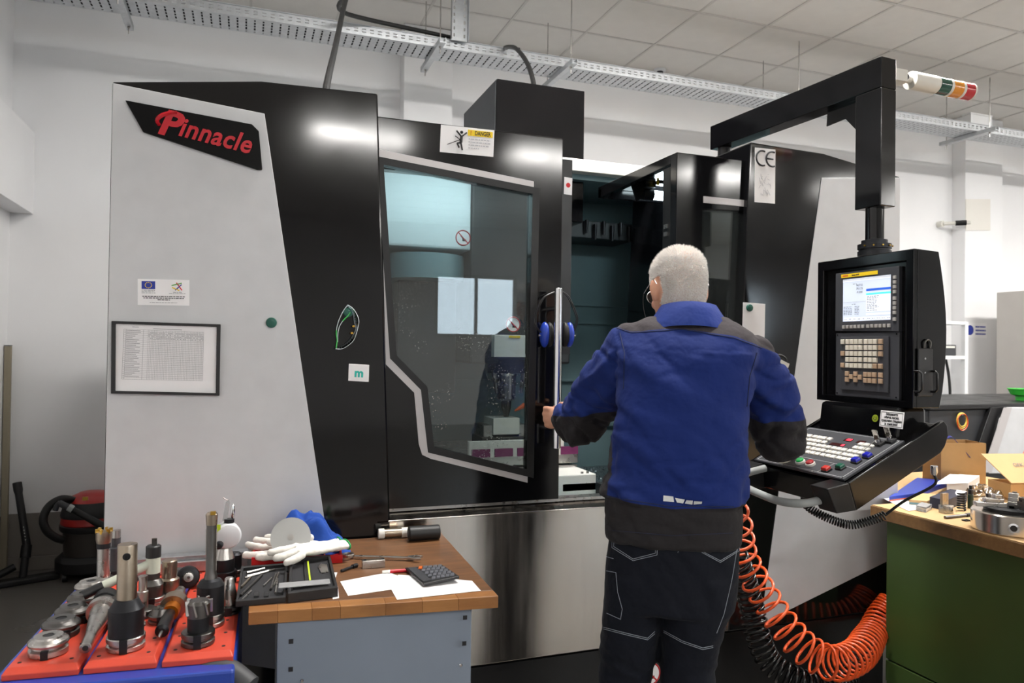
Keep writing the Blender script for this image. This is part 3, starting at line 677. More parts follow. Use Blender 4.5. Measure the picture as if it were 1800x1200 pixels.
def key(par, c, ax, ay, w, h, th, m, name='key'):
    z = ax.cross(ay).normalized(); k = (m, round(w, 4), round(h, 4), round(th, 4), tuple(round(v, 3) for v in z))
    if k not in kb:
        g = G(); a = ax.normalized()*w/2; b = ay.normalized()*h/2; t = z*th
        q = [-a-b, a-b, a+b, b-a]; g.loft([[p for p in q], [p*.98+t*.6 for p in q], [p*.84+t for p in q]]); me = g.mesh(name); me.materials.append(MATS[m]); kb[k] = me
    o = bpy.data.objects.new(name, kb[k]); COL.objects.link(o); o.parent = par; o.location = Vector(c)-rootloc(par); return o
AX, AY = Vector((0, -1, 0)), Vector((0, 0, 1))
for k in range(12):
    y = 2.056-.0105-(k*.0172) - (.004 if k > 5 else 0)
    key(bz, (XB, y, 1.566), AX, AY, .0125, .012, .004, 'softkey_grey', 'soft_key')
for k in range(9): key(bz, (XB, 1.8305, 1.722-k*.0155-(.006 if k > 3 else 0)-(.006 if k > 7 else 0)), AX, AY, .0125, .0115, .004, 'softkey_grey', 'soft_key')
# keypad plate
kp = G().bx((XB+.004, 1.815, 1.325), (XB+.018, yl, 1.545)).obj('keypad_plate', 'panel_grey', CP, bevel=.0012)
G().bx((XB-.002, 1.853, 1.347), (XB+.0035, 2.058, 1.531)).obj('keypad_face', 'panel_grey', kp, bevel=.0012)
for y in (1.825, 2.078):
    for z in (1.333, 1.538): G().lathe([(.003, 0), (.003, .002)], (XB+.004, y, z), (-1, 0, 0), 8).obj('screw', 'chrome', kp)
u0 = 2.047; du = .0193
rows = [(0, '012345678', 't8'), (1, '12345678', 't8'), (2, '012345678', 't08'), (3, '1234567', ''), (4, '012345678', 't078')]
for rw, cols, tan in rows:
    for ch in cols:
        k = int(ch); y = u0-k*du-(.004 if k > 4 else 0)-(.003 if k > 0 else 0)-(.003 if k > 7 else 0)
        key(kp, (XB-.002, y, 1.514-rw*.0205), AX, AY, .0172, .0165, .005, 'key_tan' if ch in tan else 'key_cream')
for y, z in ((2.026, 1.403), (2.026, 1.383), (2.007, 1.393), (1.988, 1.403), (1.988, 1.383), (1.969, 1.393), (1.945, 1.403), (1.945, 1.383), (1.926, 1.403), (1.926, 1.383), (1.907, 1.403), (1.907, 1.383), (1.882, 1.403), (1.882, 1.383)):
    key(kp, (XB-.002, y, z), AX, AY, .0172, .0165, .005, 'key_tan')
# holder for the handwheel on the near side of the housing
hp = lambda px, py: atY(px, py, YN)
a = hp(1611, 612); b = hp(1636, 696)
hd = G().bx((a.x, YN-.008, b.z), (b.x, YN, a.z)).obj('handwheel_bracket', 'black_plastic', CP, bevel=.003)
for dx in (-.004, .06):
    c0 = hp(1608, 652)+Vector((dx, 0, 0)); c1 = hp(1608, 688)+Vector((dx, 0, 0))
    G().tube([c0, c0+Vector((0, -.022, 0)), c0+Vector((0, -.03, -.008)), c1+Vector((0, -.03, .008)), c1+Vector((0, -.022, 0)), c1], .0035, 8).obj('wire_loop', 'black_satin', hd, 60)
m_ = hp(1628, 606); G().tube(catmull([m_+Vector((-.012, -.004, -.01)), m_+Vector((-.012, -.006, .008)), m_+Vector((0, -.006, .016)), m_+Vector((.012, -.006, .008)), m_+Vector((.012, -.004, -.01))], 5), .003).obj('hook', 'steel_dark', hd, 60)
for py in (630, 655): s_ = hp(1622, py); G().lathe([(.0035, 0), (.0035, .002)], s_+Vector((0, -.008, 0)), (0, -1, 0), 10).obj('screw', 'chrome', hd)
# neck between housing and console
nk = G().prism([(1.94, 1.79, 1.19), (1.955, 1.79, 1.302), (2.07, 1.79, 1.302), (2.075, 1.79, 1.19)], (0, .34, 0)).obj('neck', 'pendant_black', CP, bevel=.012)
NXP = lambda px, py: atX(px, py, 1.945)
P = [NXP(1546, 723), NXP(1587, 728), NXP(1586, 752), NXP(1545, 745)]
yv0, yv1 = P[0].y, P[1].y; zc = sum(p.z for p in P)/4
nf = lambda y, z: Vector((1.94+(z-1.19)*.134-.001, y, z))
stq = [nf(yv0, zc+.026), nf(yv1, zc+.026), nf(yv1, zc-.026), nf(yv0, zc-.026)]
ss = G().prism(stq, (-.0012, 0, 0)).obj('motto_sticker', 'paper', CP)
g = G(); ins = [nf(yv0-.004, zc+.022), nf(yv1+.004, zc+.022), nf(yv1+.004, zc-.022), nf(yv0-.004, zc-.022)]
for i in range(4): g.tube([ins[i]+Vector((-.0016, 0, 0)), ins[(i+1) % 4]+Vector((-.0016, 0, 0))], .0006, 4)
g.obj('border_line', 'print_black', ss)
for k, t in enumerate(('Машината', 'обича ласка,', 'грижливо гледане', 'и смазка!')):
    text('lettering', t, .0115, basis(nf((yv0+yv1)/2, zc+.0155-k*.0103)+Vector((-.0016, 0, 0)), (0, -1, 0), (.134, 0, 1)), 'print_black', ss, depth=.0001, bold=.0004, fit=(.045, .058, .078, .05)[k])
c = NXP(1537, 735); mat('smile_green', '#8a9a1e', .5)
g = G().lathe([(.012, 0), (.012, .001)], nf(c.y, c.z), (-1, 0, .13), 24).obj('smiley_sticker', 'smile_green', CP)
ey = G()
for dy in (-.004, .004): ey.lathe([(.0016, 0), (.0016, .0004)], nf(c.y+dy, c.z+.004)+Vector((-.0012, 0, 0)), (-1, 0, .13), 8)
ey.tube([nf(c.y+.006*math.cos(t), c.z+.001-.006*math.sin(t))+Vector((-.0014, 0, 0)) for t in [PI*k/8 for k in range(9)]], .0009, 4); ey.obj('smile', 'print_black', g)
# console: side profile in X-Z pushed along Y
CN, CF = 1.73, 2.185
pr = [(1.612, 1.075), (1.694, 1.089), (2.071, 1.266), (2.088, 1.25), (2.092, 1.219), (2.078, 1.185), (2.06, 1.164), (1.724, 1.005), (1.649, 1.0)]
slope = Vector((.2390, 0, .109)).normalized(); nrm = Vector((-slope.z, 0, slope.x))
cs = G().prism([(x, CN, z) for x, z in [(1.694, 1.078), (2.066, 1.254)]+pr[3:8]+[(1.70, 1.006)]], (0, CF-CN, 0))
# raised cheeks at each side and the blunt nose
for y in (CN-.002, CF-.014): cs.prism([(x, y, z) for x, z in pr[1:8]], (0, .016, 0))
cs = cs.obj('console', 'pendant_black', CP, bevel=.003)
ns = G()
for y0_, y1_ in ((CN-.002, CN+.07), (CF-.07, CF)): ns = G().prism([(x, y0_, z) for x, z in [(1.612, 1.075), (1.6935, 1.089), (1.7235, 1.005), (1.649, 1.0)]], (0, y1_-y0_, 0)).obj('console_nose', 'black_satin', cs, bevel=.003)
# panel plate on the slope; local frame: u along -Y (screen left to right), v up the slope
PO = Vector((1.695, 2.165, 1.094)) ; PL = .415; PH = .262
def pp(u, v, h=0): return PO + Vector((0, -1, 0))*(u*PL) + slope*(v*PH) + nrm*h
plate = G().prism([pp(0, 0, -.006), pp(1, 0, -.006), pp(1, 1, -.006), pp(0, 1, -.006)], nrm*.008).obj('console_panel', 'panel_grey', CP, bevel=.001)
mat('line_white', '#cfcfd2', .6)
g = G()
def line(a, b, w=.0007): g.tube([pp(*a, .0022), pp(*b, .0022)], w, 4)
for a, b in (((.03, .03), (.97, .03)), ((.97, .03), (.97, .97)), ((.97, .97), (.03, .97)), ((.03, .97), (.03, .03)), ((.03, .27), (.80, .27)), ((.72, .03), (.75, .27)), ((.8, .27), (.97, .24))): line(a, b)
g.obj('panel_lines', 'line_white', plate)
for u in (.02, .35, .68, .98):
    for v in (.015, .985): G().lathe([(.003, 0), (.003, .002)], pp(u, v, .002), nrm, 8).obj('screw', 'chrome', plate)
U, V = Vector((0, -1, 0)), slope
for rw in range(5):
    v = .77-rw*.095
    for k in range(15):
        if rw < 2 and k > 6 and not (k > 11): continue
        u = .06+k*.0525+(k//3)*.008+(.0 if rw else .0)
        if rw < 2 and k > 11: v2 = v-.0
        else: v2 = v
        key(plate, pp(u, v2, .002), U, V, .0185, .0165, .005, 'key_white')
for u, v, w_, m in ((.56, .82, .03, 'led_red'), (.69, .82, .03, 'led_off'), (.53, .68, .06, 'led_off')):
    a = G().prism([pp(u-w_/PL/2, v-.03, .002), pp(u+w_/PL/2, v-.03, .002), pp(u+w_/PL/2, v+.03, .002), pp(u-w_/PL/2, v+.03, .002)], nrm*.0015).obj('display_window', 'led_off', plate)
g = G()
for u in (.55, .575): g.tube([pp(u, .80, .004), pp(u, .845, .004), pp(u+.015, .845, .004), pp(u+.015, .80, .004)], .0009, 4)
g.prism([pp(.575, .66, .0036), pp(.60, .66, .0036), pp(.60, .70, .0036), pp(.575, .70, .0036)], nrm*.0004); g.obj('red_digits', 'led_red', plate)
# rotary knob, round buttons, square buttons, key switches
kn = G().lathe([(.024, .002), (.024, .004), (.0175, .0045), (.0165, .026), (.014, .028)], pp(.30, .13), nrm, 20).obj('rotary_knob', 'knob_cream', plate, 30)
G().box(pp(.30, .16, .029), (.004, .003, .02), R=basis((0, 0, 0), U, V).to_3x3()).obj('pointer', 'print_black', kn)
for u, m in ((.47, 'button_green'), (.58, 'button_red')):
    c = G().lathe([(.016, .002), (.016, .009), (.014, .011)], pp(u, .14), nrm, 24).obj('button_collar', 'cream_metal', plate, 30)
    G().lathe([(.0125, .011), (.0125, .015), (.010, .0165)], pp(u, .14), nrm, 24).obj('push_button', m, c, 30)
for u, v, m in ((.78, .09, 'lamp_red'), (.86, .19, 'button_dkgreen'), (.90, .38, 'button_blue'), (.93, .52, 'button_blue')):
    c = G().prism([pp(u-.032, v-.045, .002), pp(u+.032, v-.045, .002), pp(u+.032, v+.045, .002), pp(u-.032, v+.045, .002)], nrm*.006).obj('button_base', 'black_plastic', plate, bevel=.001)
    key(c, pp(u, v, .008), U, V, .022, .02, .009, m, 'push_button')
for u, v in ((.86, .83), (.915, .93)):
    c = G().prism([pp(u-.035, v-.05, .002), pp(u+.035, v-.05, .002), pp(u+.035, v+.05, .002), pp(u-.035, v+.05, .002)], nrm*.008).obj('key_switch', 'black_plastic', plate, bevel=.001)
    G().lathe([(.009, .01), (.009, .022), (.007, .024)], pp(u, v), nrm, 16).obj('lock_barrel', 'chrome', c, 30)
    G().prism([pp(u-.012, v-.03, .024), pp(u+.012, v-.03, .024), pp(u+.016, v+.02, .05), pp(u-.016, v+.02, .05)], U*.003).box(pp(u, v, .04), (.018, .004, .026), R=basis((0, 0, 0), U, V).to_3x3()).obj('key_bow', 'steel', c)
G().tube([pp(.86, .78, .02), pp(.83, .68, .008), pp(.82, .6, .004)], .0012).obj('key_chain', 'steel', plate)
# bent grab handle in front of the console
hh = [atX(1343, 845, 1.66), atX(1346, 858, 1.60), atX(1365, 872, 1.55), atX(1400, 881, 1.54), atX(1435, 884, 1.57), atX(1455, 880, 1.62), Vector((1.655, 1.80, 1.03))]
hh = [Vector((1.69, 2.10, 1.075)), Vector((1.62, 2.105, 1.06)), Vector((1.575, 2.09, 1.045)), Vector((1.555, 2.04, 1.032)), Vector((1.55, 1.95, 1.022)), Vector((1.555, 1.86, 1.016)), Vector((1.585, 1.80, 1.02)), Vector((1.645, 1.785, 1.03))]
G().tube(catmull(hh, 6), .0125, 12).obj('grab_handle', 'handle_grey', CP, 60)
# ---- coiled lead below the console
c0 = Vector((2.0, 1.86, 1.12)); 
a = atY(1642, 825, 1.80)
cl = thing('coiled_lead', 'black coiled lead hanging under the control console', 'cable', a)
G().lathe([(.011, 0), (.011, -.02), (.008, -.03)], a+Vector((0, 0, .012)), n=14).obj('connector', 'chrome', cl, 30)
e0 = atY(1556, 905, 1.90)
st_ = catmull([a+Vector((0, 0, -.015)), a+Vector((0, .0, -.05)), atY(1590, 880, 1.86), e0], 8)
G().tube(st_, .0045, 8).obj('straight_lead', 'black_rubber', cl, 180)
path = [e0, atY(1535, 913, 1.92), atY(1495, 922, 1.96), atY(1455, 910, 2.0), atY(1420, 890, 2.05), atY(1415, 870, 2.08)]
coil(path, .0125, 36, .003, k=14).obj('coil', 'black_rubber', cl, 180)
# ================================================================ signal light on the arm
sl = thing('signal_light', 'tilted signal light with green, orange and red lenses on the pendant arm', 'signal light', atY(1592, 140, 2.0))
a = atY(1600, 141, 1.97); b = atY(1704, 162, 1.97); ax = (b-a).normalized(); L = (b-a).length
mat('lens_green', '#0d4a3c', .15, coat=.6); mat('lens_amber', '#d98a1a', .2, coat=.6); mat('lens_red', '#b81826', .2, coat=.6); mat('off_white', '#dcdad2', .45)
R_ = .031
def seg(nm, t0, t1, m, r=R_, ribs=0):
    pr_ = []
    if ribs:
        for k in range(ribs): z0 = t0+(t1-t0)*k/ribs; z1 = t0+(t1-t0)*(k+.5)/ribs; pr_ += [(r, z0*L), (r*.985, z1*L)]
        pr_.append((r, t1*L))
    else: pr_ = [(r, t0*L), (r, t1*L)]
    return G().lathe(pr_, a, ax, 28).obj(nm, m, sl, 25)
seg('housing', .0, .40, 'off_white', R_*1.02); seg('lens', .41, .58, 'lens_green'); seg('collar', .58, .62, 'off_white', R_*1.01); seg('lens', .62, .79, 'lens_amber', ribs=9); seg('collar', .79, .83, 'off_white', R_*1.01); seg('lens', .83, .985, 'lens_red', ribs=9); seg('end_cap', .985, 1.01, 'off_white', R_*1.01)
h0 = atY(1588, 138, 1.97)
bl_ = G().lathe([(.017, -.014), (.017, .01), (.012, .013)], h0, Vector((-.4, -1, 0)), 20).obj('tilt_joint', 'off_white', sl, 30)
G().lathe([(.012, .013), (.012, .017)], h0, Vector((-.4, -1, 0)), 16).obj('joint_cap', 'dark_grey', bl_, 30)
G().cyl(h0, a, .012).obj('stem', 'off_white', sl, 30)
G().bx((2.0785, 1.945, h0.z-.02), (h0.x-.008, 1.985, h0.z+.02)).obj('mount', 'off_white', sl)
# ================================================================ person
MO = Vector((1.154, 1.816, 0)); va = math.atan2(ray(1190, 600).x, ray(1190, 600).y)
EX = Vector((math.cos(va), -math.sin(va), 0)); EY = Vector((math.sin(va), math.cos(va), 0))
def L2W(p): return MO + EX*p[0] + EY*p[1] + Vector((0, 0, p[2]))
def W2L(w): d = Vector(w)-MO; return Vector((d.dot(EX), d.dot(EY), w[2]))
def mp(px, py, ly):                                 # pixel -> local point on the plane at depth ly
    d = ray(px, py); k = ((MO-CAM).dot(EY)+ly)/d.dot(EY); return W2L(CAM+d*k)
def ell(c, hx, hy, n=28, p=2.3, tilt=0):
    o = []
    for i in range(n):
        a = 2*PI*i/n; ca, sa = math.cos(a), math.sin(a)
        x = math.copysign(abs(ca)**(2/p), ca)*hx; y = math.copysign(abs(sa)**(2/p), sa)*hy
        o.append(Vector((c[0]+x, c[1]+y, c[2]+y*tilt)))
    return o
def remesh(g, vox, it=6, fac=.5):
    me = g.mesh('tmp'); o = bpy.data.objects.new('tmp', me); COL.objects.link(o)
    b = bmesh.new(); b.from_mesh(me); bmesh.ops.recalc_face_normals(b, faces=b.faces); b.to_mesh(me); b.free()
    m = o.modifiers.new('r', 'REMESH'); m.mode = 'VOXEL'; m.voxel_size = vox
    s = o.modifiers.new('s', 'SMOOTH'); s.iterations = it; s.factor = fac
    dg = bpy.context.evaluated_depsgraph_get(); dg.update()
    r = bpy.data.meshes.new_from_object(o.evaluated_get(dg)); bpy.data.objects.remove(o); bpy.data.meshes.remove(me)
    return r
def finish(me, name, m, parent=None):               # local coordinates -> world, link
    for v in me.vertices: v.co = L2W(v.co) - (MO if parent else Vector((0, 0, 0)))
    if parent is None:
        for v in me.vertices: v.co -= MO
    me.materials.clear(); me.materials.append(MATS[m] if isinstance(m, str) else m); me.name = name; me.update(); shade(me, 180)
    o = bpy.data.objects.new(name, me); COL.objects.link(o)
    if parent: o.parent = parent
    return o
def skinmat():
    m = mat('skin', '#d9a388', .5, var=.06, vs=30, bump=.08, bs=250, spec=.4)
    b = m.node_tree.nodes['Principled BSDF']; b.inputs['Subsurface Weight'].default_value = .12; b.inputs['Subsurface Radius'].default_value = (.01, .004, .002); return m
skinmat()
# --- joints (local metres)
shL = mp(1108, 612, .07); elL = mp(1022, 742, .24); 
bar = W2L((1.041, 2.405, 1.235)); wrL = Vector((bar.x+.035, bar.y-.085, bar.z+.0))
shR = mp(1322, 632, .08); elR = mp(1372, 762, .20)
haR = W2L(pp(.10, .42, .035)); wrR = elR.lerp(haR, .64)+Vector((0, 0, .01))
# head frame
HC = mp(1193, 503, .125)
HR = Matrix.Rotation(math.radians(24), 3, 'Z') @ Matrix.Rotation(math.radians(-14), 3, 'X')   # +y of the head is the face
def hp_(x, y, z): return HC + HR @ Vector((x, y, z))
def headrings():
    rings = []
    for zz_, hx, yb, yf in ((-.128, .028, .03, .078), (-.115, .044, -.0, .092), (-.095, .056, -.045, .098), (-.07, .064, -.072, .099), (-.045, .069, -.086, .100), (-.015, .0725, -.096, .098), (.02, .0755, -.102, .098), (.05, .0735, -.099, .092), (.078, .064, -.086, .078), (.098, .048, -.065, .055), (.110, .028, -.038, .028), (.114, .012, -.016, .010)):
        cy = (yb+yf)/2; hy = (yf-yb)/2
        rings.append([hp_(v.x, v.y, v.z) for v in ell((0, cy, zz_), hx, hy, 32, 2.2)])
    return rings
g = G(); g.loft(headrings())
# nose, brow, chin, lips, eye sockets as small volumes
g.ball(hp_(0, .108, -.035), (.013, .016, .02), 8, HR); g.ball(hp_(0, .1, -.01), (.009, .012, .022), 8, HR); g.ball(hp_(0, .088, -.113), (.02, .014, .014), 8, HR)
for s in (-1, 1):
    g.ball(hp_(s*.026, .092, .014), (.02, .01, .007), 8, HR); g.ball(hp_(s*.04, .075, -.035), (.02, .018, .018), 8, HR)
    ear = Matrix.Rotation(s*-.42, 3, 'Z')
    g.ball(hp_(s*.083, -.008, -.012), (.007, .018, .030), 10, HR @ ear); g.ball(hp_(s*.08, .0, -.038), (.007, .011, .013), 8, HR @ ear)
g.ball(hp_(0, .1, -.072), (.022, .008, .006), 8, HR); g.ball(hp_(0, .098, -.083), (.019, .008, .006), 8, HR)
# neck and trunk
nb = mp(1207, 575, .07)
g.loft([ell(nb+Vector((0, -.0, -.06)), .085, .075), ell(nb, .062, .06), ell(nb.lerp(HC, .5)+Vector((0, -.02, 0)), .056, .06), ell(HC+Vector((0, -.01, -.06)), .054, .06)])
ct = mp(1207, 700, .03)
def trunk(sc, zlo):
    R = []
    for py, a, b, cy, hy in ((948, 1066, 1301, 0, .128), (915, 1067, 1302, 0, .132), (870, 1068, 1304, .0, .136), (800, 1077, 1311, .005, .135), (740, 1086, 1315, .012, .13), (690, 1092, 1319, .022, .128), (640, 1090, 1326, .035, .124), (612, 1085, 1334, .045, .115), (590, 1093, 1330, .055, .10), (572, 1112, 1303, .065, .085), (556, 1140, 1277, .075, .07)):
        A = mp(a, py, cy); B = mp(b, py, cy); c = (A+B)/2; hx = (B.x-A.x)/2
        R.append(ell(Vector((c.x, cy, c.z)), hx*sc, hy*sc, 36, 2.5))
    return R
g.loft(trunk(.82, .9))
def limb(g, pts, rad, n=14, k=5):
    P = catmull(pts, k); r = []
    for i in range(len(P)):
        t = i/k; j = min(int(t), len(rad)-2); r.append(rad[j]+(rad[j+1]-rad[j])*(t-j))
    g.tube(P, r, n); g.ball(P[0], rad[0], 8); g.ball(P[-1], rad[-1], 8)
limb(g, [shL, shL.lerp(elL, .5), elL], [.05, .048, .04]); limb(g, [elL, elL.lerp(wrL, .5), wrL], [.042, .038, .028])
limb(g, [shR, shR.lerp(elR, .5), elR], [.05, .048, .04]); limb(g, [elR, elR.lerp(wrR, .5), wrR], [.042, .038, .028])
hipz = .90
kL = mp(1106, 1165, .02); kR = mp(1210, 1165, .0)
lL = [mp(1122, 980, 0), mp(1112, 1080, .01), kL, Vector((kL.x-.005, .02, .30)), Vector((kL.x-.005, .0, .10))]
lR = [mp(1240, 980, 0), mp(1222, 1080, .0), kR, Vector((kR.x+.005, .0, .30)), Vector((kR.x+.005, -.02, .10))]
for Lg in (lL, lR): limb(g, Lg, [.09, .078, .058, .054, .042])
bx_ = (mp(1066, 930, 0)+mp(1301, 930, 0))/2
g.loft([ell((bx_.x, 0, .80), .15, .11), ell((bx_.x, 0, .95), .15, .11)])
# hands: palm plus five jointed digits
def hand(g, wrist, palm_c, ax_f, ax_w, fingers, thumb):
    g.loft([ell_o(wrist, ax_w, ax_f, .024, .018), ell_o(wrist.lerp(palm_c, .5), ax_w, ax_f, .032, .016), ell_o(palm_c, ax_w, ax_f, .04, .015), ell_o(palm_c+(palm_c-wrist)*.5, ax_w, ax_f, .038, .013)])
    for f in fingers: limb(g, f, [.0098, .009, .0082, .007][:len(f)], 8, 4)
    limb(g, thumb, [.013, .011, .0095, .008][:len(thumb)], 8, 4)
def ell_o(c, ax_w, ax_f, a, b, n=14):
    w = ax_w.normalized(); h = ax_f.cross(w).normalized()
    return [c + w*(a*math.cos(2*PI*i/n)) + h*(b*math.sin(2*PI*i/n)) for i in range(n)]
# left hand closes round the bar: back of the hand towards the camera, fingers going left and behind
pc = bar+Vector((-.012, -.036, .0)); fin = []
for k in range(4):
    dz = .030-.0195*k; s = (1, 1.06, 1, .86)[k]
    fin.append([bar+Vector((-.02, -.036, dz)), bar+Vector((-.040*s, -.020, dz+.001)), bar+Vector((-.036*s, .012, dz)), bar+Vector((-.012, .027*s, dz-.002))])
hand(g, wrL, pc, (pc-wrL), Vector((0, 0, 1)), fin, [bar+Vector((.016, -.04, .03)), bar+Vector((.03, -.018, .042)), bar+Vector((.022, .012, .046)), bar+Vector((.0, .025, .044))])
# right hand resting on the keys
d = (haR-wrR).normalized(); sd_ = d.cross(Vector((0, 0, 1))).normalized(); pc = wrR.lerp(haR, .6); fin = []
for k in range(4):
    o = sd_*(.028-.019*k); s = (.92, 1.05, 1, .82)[k]; b0 = pc+d*.035+o
    fin.append([b0, b0+d*.032*s+Vector((0, 0, .008)), b0+d*.055*s-Vector((0, 0, .006)), b0+d*.066*s-Vector((0, 0, .024))])
hand(g, wrR, pc, d, sd_, fin, [pc-sd_*.03-d*.03, pc-sd_*.05+d*.0, pc-sd_*.055+d*.03-Vector((0, 0, .01)), pc-sd_*.05+d*.05-Vector((0, 0, .02))])
# feet
for Lg in (lL, lR):
    a = Lg[-1]; g.loft([ell((a.x, a.y-.02, .015), .04, .09), ell((a.x, a.y+.03, .03), .043, .13), ell((a.x, a.y, .09), .04, .06)])
body = remesh(g, .0048, 3, .5)
def hairline(h):                                     # head-frame point inside the haired part
    x, y, z = h
    lim = -.072 if y < -.02 else (-.072+(y+.02)*1.5 if y < .02 else (.0+(y-.02)*1.05))
    if abs(x) > .066 and -.035 < y < .03 and z < .022: return False
    return z > lim
HRi = HR.transposed(); sc_a = []
for v in body.vertices:
    h = HRi @ (v.co-HC)
    sc_a.append((1-.55*max(0, 1-((h.x/.05)**2+((h.y+.06)/.05)**2+((h.z-.07)/.055)**2))) if h.length < .15 and hairline(h) else 0)
at_ = body.attributes.new('scalp', 'FLOAT', 'POINT'); at_.data.foreach_set('value', sc_a)
_nt = MATS['skin'].node_tree; _b = _nt.nodes['Principled BSDF']; _src = _b.inputs['Base Color'].links[0].from_socket
_at = _nt.nodes.new('ShaderNodeAttribute'); _at.attribute_name = 'scalp'; _mx = _nt.nodes.new('ShaderNodeMix'); _mx.data_type = 'RGBA'
_ml = _nt.nodes.new('ShaderNodeMath'); _ml.operation = 'MULTIPLY'; _ml.inputs[1].default_value = .88; _nt.links.new(_at.outputs['Fac'], _ml.inputs[0]); _nt.links.new(_ml.outputs[0], _mx.inputs[0])
_nt.links.new(_src, _mx.inputs[6]); _mx.inputs[7].default_value = S('#e9e3dd'); _nt.links.new(_mx.outputs[2], _b.inputs['Base Color'])
person = finish(body, 'person', 'skin'); person.location = MO
tag(person, 'white-haired person in blue work jacket, left hand on the machine door bar', 'person')
# --- hair: close-cropped shell plus fine strands
mat('hair_white', '#f6f3ef', .75, var=.05, vs=120, bump=.4, bs=600, sheen=.3)
bvh = BVHTree.FromPolygons([v.co.copy() for v in person.data.vertices], [list(p.vertices) for p in person.data.polygons])
rh = random.Random(11); g = G(); shell = G()
def hskin(dr):
    o = L2W(HC)-MO; dw = (EX*dr.x+EY*dr.y+Vector((0, 0, dr.z))).normalized()
    hit = bvh.ray_cast(o+dw*.35, -dw); return hit
HRi = HR.transposed()
for i in range(30000):
    z = rh.uniform(-.75, 1); a = rh.uniform(0, 2*PI); q = math.sqrt(1-z*z); dl_ = Vector((q*math.cos(a), q*math.sin(a), z))
    hit = hskin(HR @ dl_)
    if hit[0] is None: continue
    loc = W2L(hit[0]+MO)-HC; h = HRi @ loc
    if h.length > .14 or not hairline(h): continue
    n = hit[1]; thin = max(0, 1-((h.x/.045)**2+((h.y+.06)/.045)**2+((h.z-.07)/.05)**2))   # thinner on the crown
    if rh.random() < thin*.8: continue
    ln = rh.uniform(.006, .011)*(1.25 if h.z > .05 else .8); up = (L2W(HC+HR @ Vector((0, -.0, 1)))-L2W(HC))
    t = n.cross(Vector((rh.uniform(-1, 1), rh.uniform(-1, 1), rh.uniform(-1, 1)))).normalized()
    tip = hit[0]+(n+t*.45+(up*.35 if h.z > .03 else -up*.5)).normalized()*ln
    b = n.cross(tip-hit[0]); b = b.normalized()*.0012 if b.length > 1e-6 else t*.0012
    g.add([hit[0]-b-n*.0012, hit[0]+b-n*.0012, tip], [(0, 1, 2)])
ho = bpy.data.objects.new('hair', g.mesh('hair')); ho.data.materials.append(MATS['hair_white']); COL.objects.link(ho); ho.parent = person; ho['label'] = 'short cropped white hair'; ho['kind'] = 'stuff'
# --- jacket
def fabric(n, cols, rough=.8):
    m = bpy.data.materials.new(n); m.use_nodes = True; MATS[n] = m; nt = m.node_tree; N = nt.nodes.new; L = nt.links.new; b = nt.nodes['Principled BSDF']
    b.inputs['Roughness'].default_value = rough; b.inputs['Sheen Weight'].default_value = .04; b.inputs['Specular IOR Level'].default_value = .25
    prev = None
    base = N('ShaderNodeRGB'); base.outputs[0].default_value = S(cols[0]); prev = base.outputs[0]
    for attr, c in cols[1:]:
        at_ = N('ShaderNodeAttribute'); at_.attribute_name = attr; gt = N('ShaderNodeMath'); gt.operation = 'GREATER_THAN'; gt.inputs[1].default_value = 0; L(at_.outputs['Fac'], gt.inputs[0])
        mx = N('ShaderNodeMix'); mx.data_type = 'RGBA'; L(gt.outputs[0], mx.inputs[0]); L(prev, mx.inputs[6]); mx.inputs[7].default_value = S(c); prev = mx.outputs[2]
    tc = N('ShaderNodeTexCoord'); nz = N('ShaderNodeTexNoise'); nz.inputs['Scale'].default_value = 9; nz.inputs['Detail'].default_value = 5; L(tc.outputs['Object'], nz.inputs[0])
    mr = N('ShaderNodeMapRange'); mr.inputs[3].default_value = .88; mr.inputs[4].default_value = 1.12; L(nz.outputs[0], mr.inputs[0])
    sc_ = N('ShaderNodeVectorMath'); sc_.operation = 'SCALE'; L(prev, sc_.inputs[0]); L(mr.outputs[0], sc_.inputs[3]); L(sc_.outputs[0], b.inputs['Base Color'])
    wv = N('ShaderNodeTexNoise'); wv.inputs['Scale'].default_value = 700; L(tc.outputs['Object'], wv.inputs[0])
    n3 = N('ShaderNodeTexNoise'); n3.inputs['Scale'].default_value = 14; n3.inputs['Detail'].default_value = 3; L(tc.outputs['Object'], n3.inputs[0])
    b1 = N('ShaderNodeBump'); b1.inputs['Strength'].default_value = .25; b1.inputs['Distance'].default_value = .001; L(wv.outputs[0], b1.inputs['Height'])
    b2 = N('ShaderNodeBump'); b2.inputs['Strength'].default_value = .75; b2.inputs['Distance'].default_value = .012; L(n3.outputs[0], b2.inputs['Height']); L(b1.outputs[0], b2.inputs['Normal']); L(b2.outputs[0], b.inputs['Normal'])
    return m
fabric('jacket_cloth', ['#12286a', ('yoke', '#3c373a'), ('hem', '#272527'), ('cuff', '#272528')])
fabric('trouser_cloth', ['#080d19'])
g = G(); g.loft(trunk(1.0, .9))
cuL = elL.lerp(wrL, .80); cuR = elR.lerp(wrR, .85)
limb(g, [shL+Vector((.012, 0, 0)), shL.lerp(elL, .5)+Vector((.0, .0, 0)), elL], [.078, .076, .066], 18); limb(g, [elL, elL.lerp(cuL, .5)+Vector((-.004, 0, -.006)), cuL], [.067, .058, .046], 18)
limb(g, [shR-Vector((.012, 0, 0)), shR.lerp(elR, .5)+Vector((.006, 0, 0)), elR], [.078, .074, .066], 18); limb(g, [elR, elR.lerp(cuR, .5)+Vector((.0, 0, -.004)), cuR], [.067, .058, .046], 18)
jm = remesh(g, .0075, 7, .55)
def fold(p, q, amp):
    return amp*(1-2*abs(noise.noise(Vector((p.x*q[0], p.y*q[1], p.z*q[2])))))
jm.update()
nor = [v.normal.copy() for v in jm.vertices]
yk = []; hm = []; cf = []
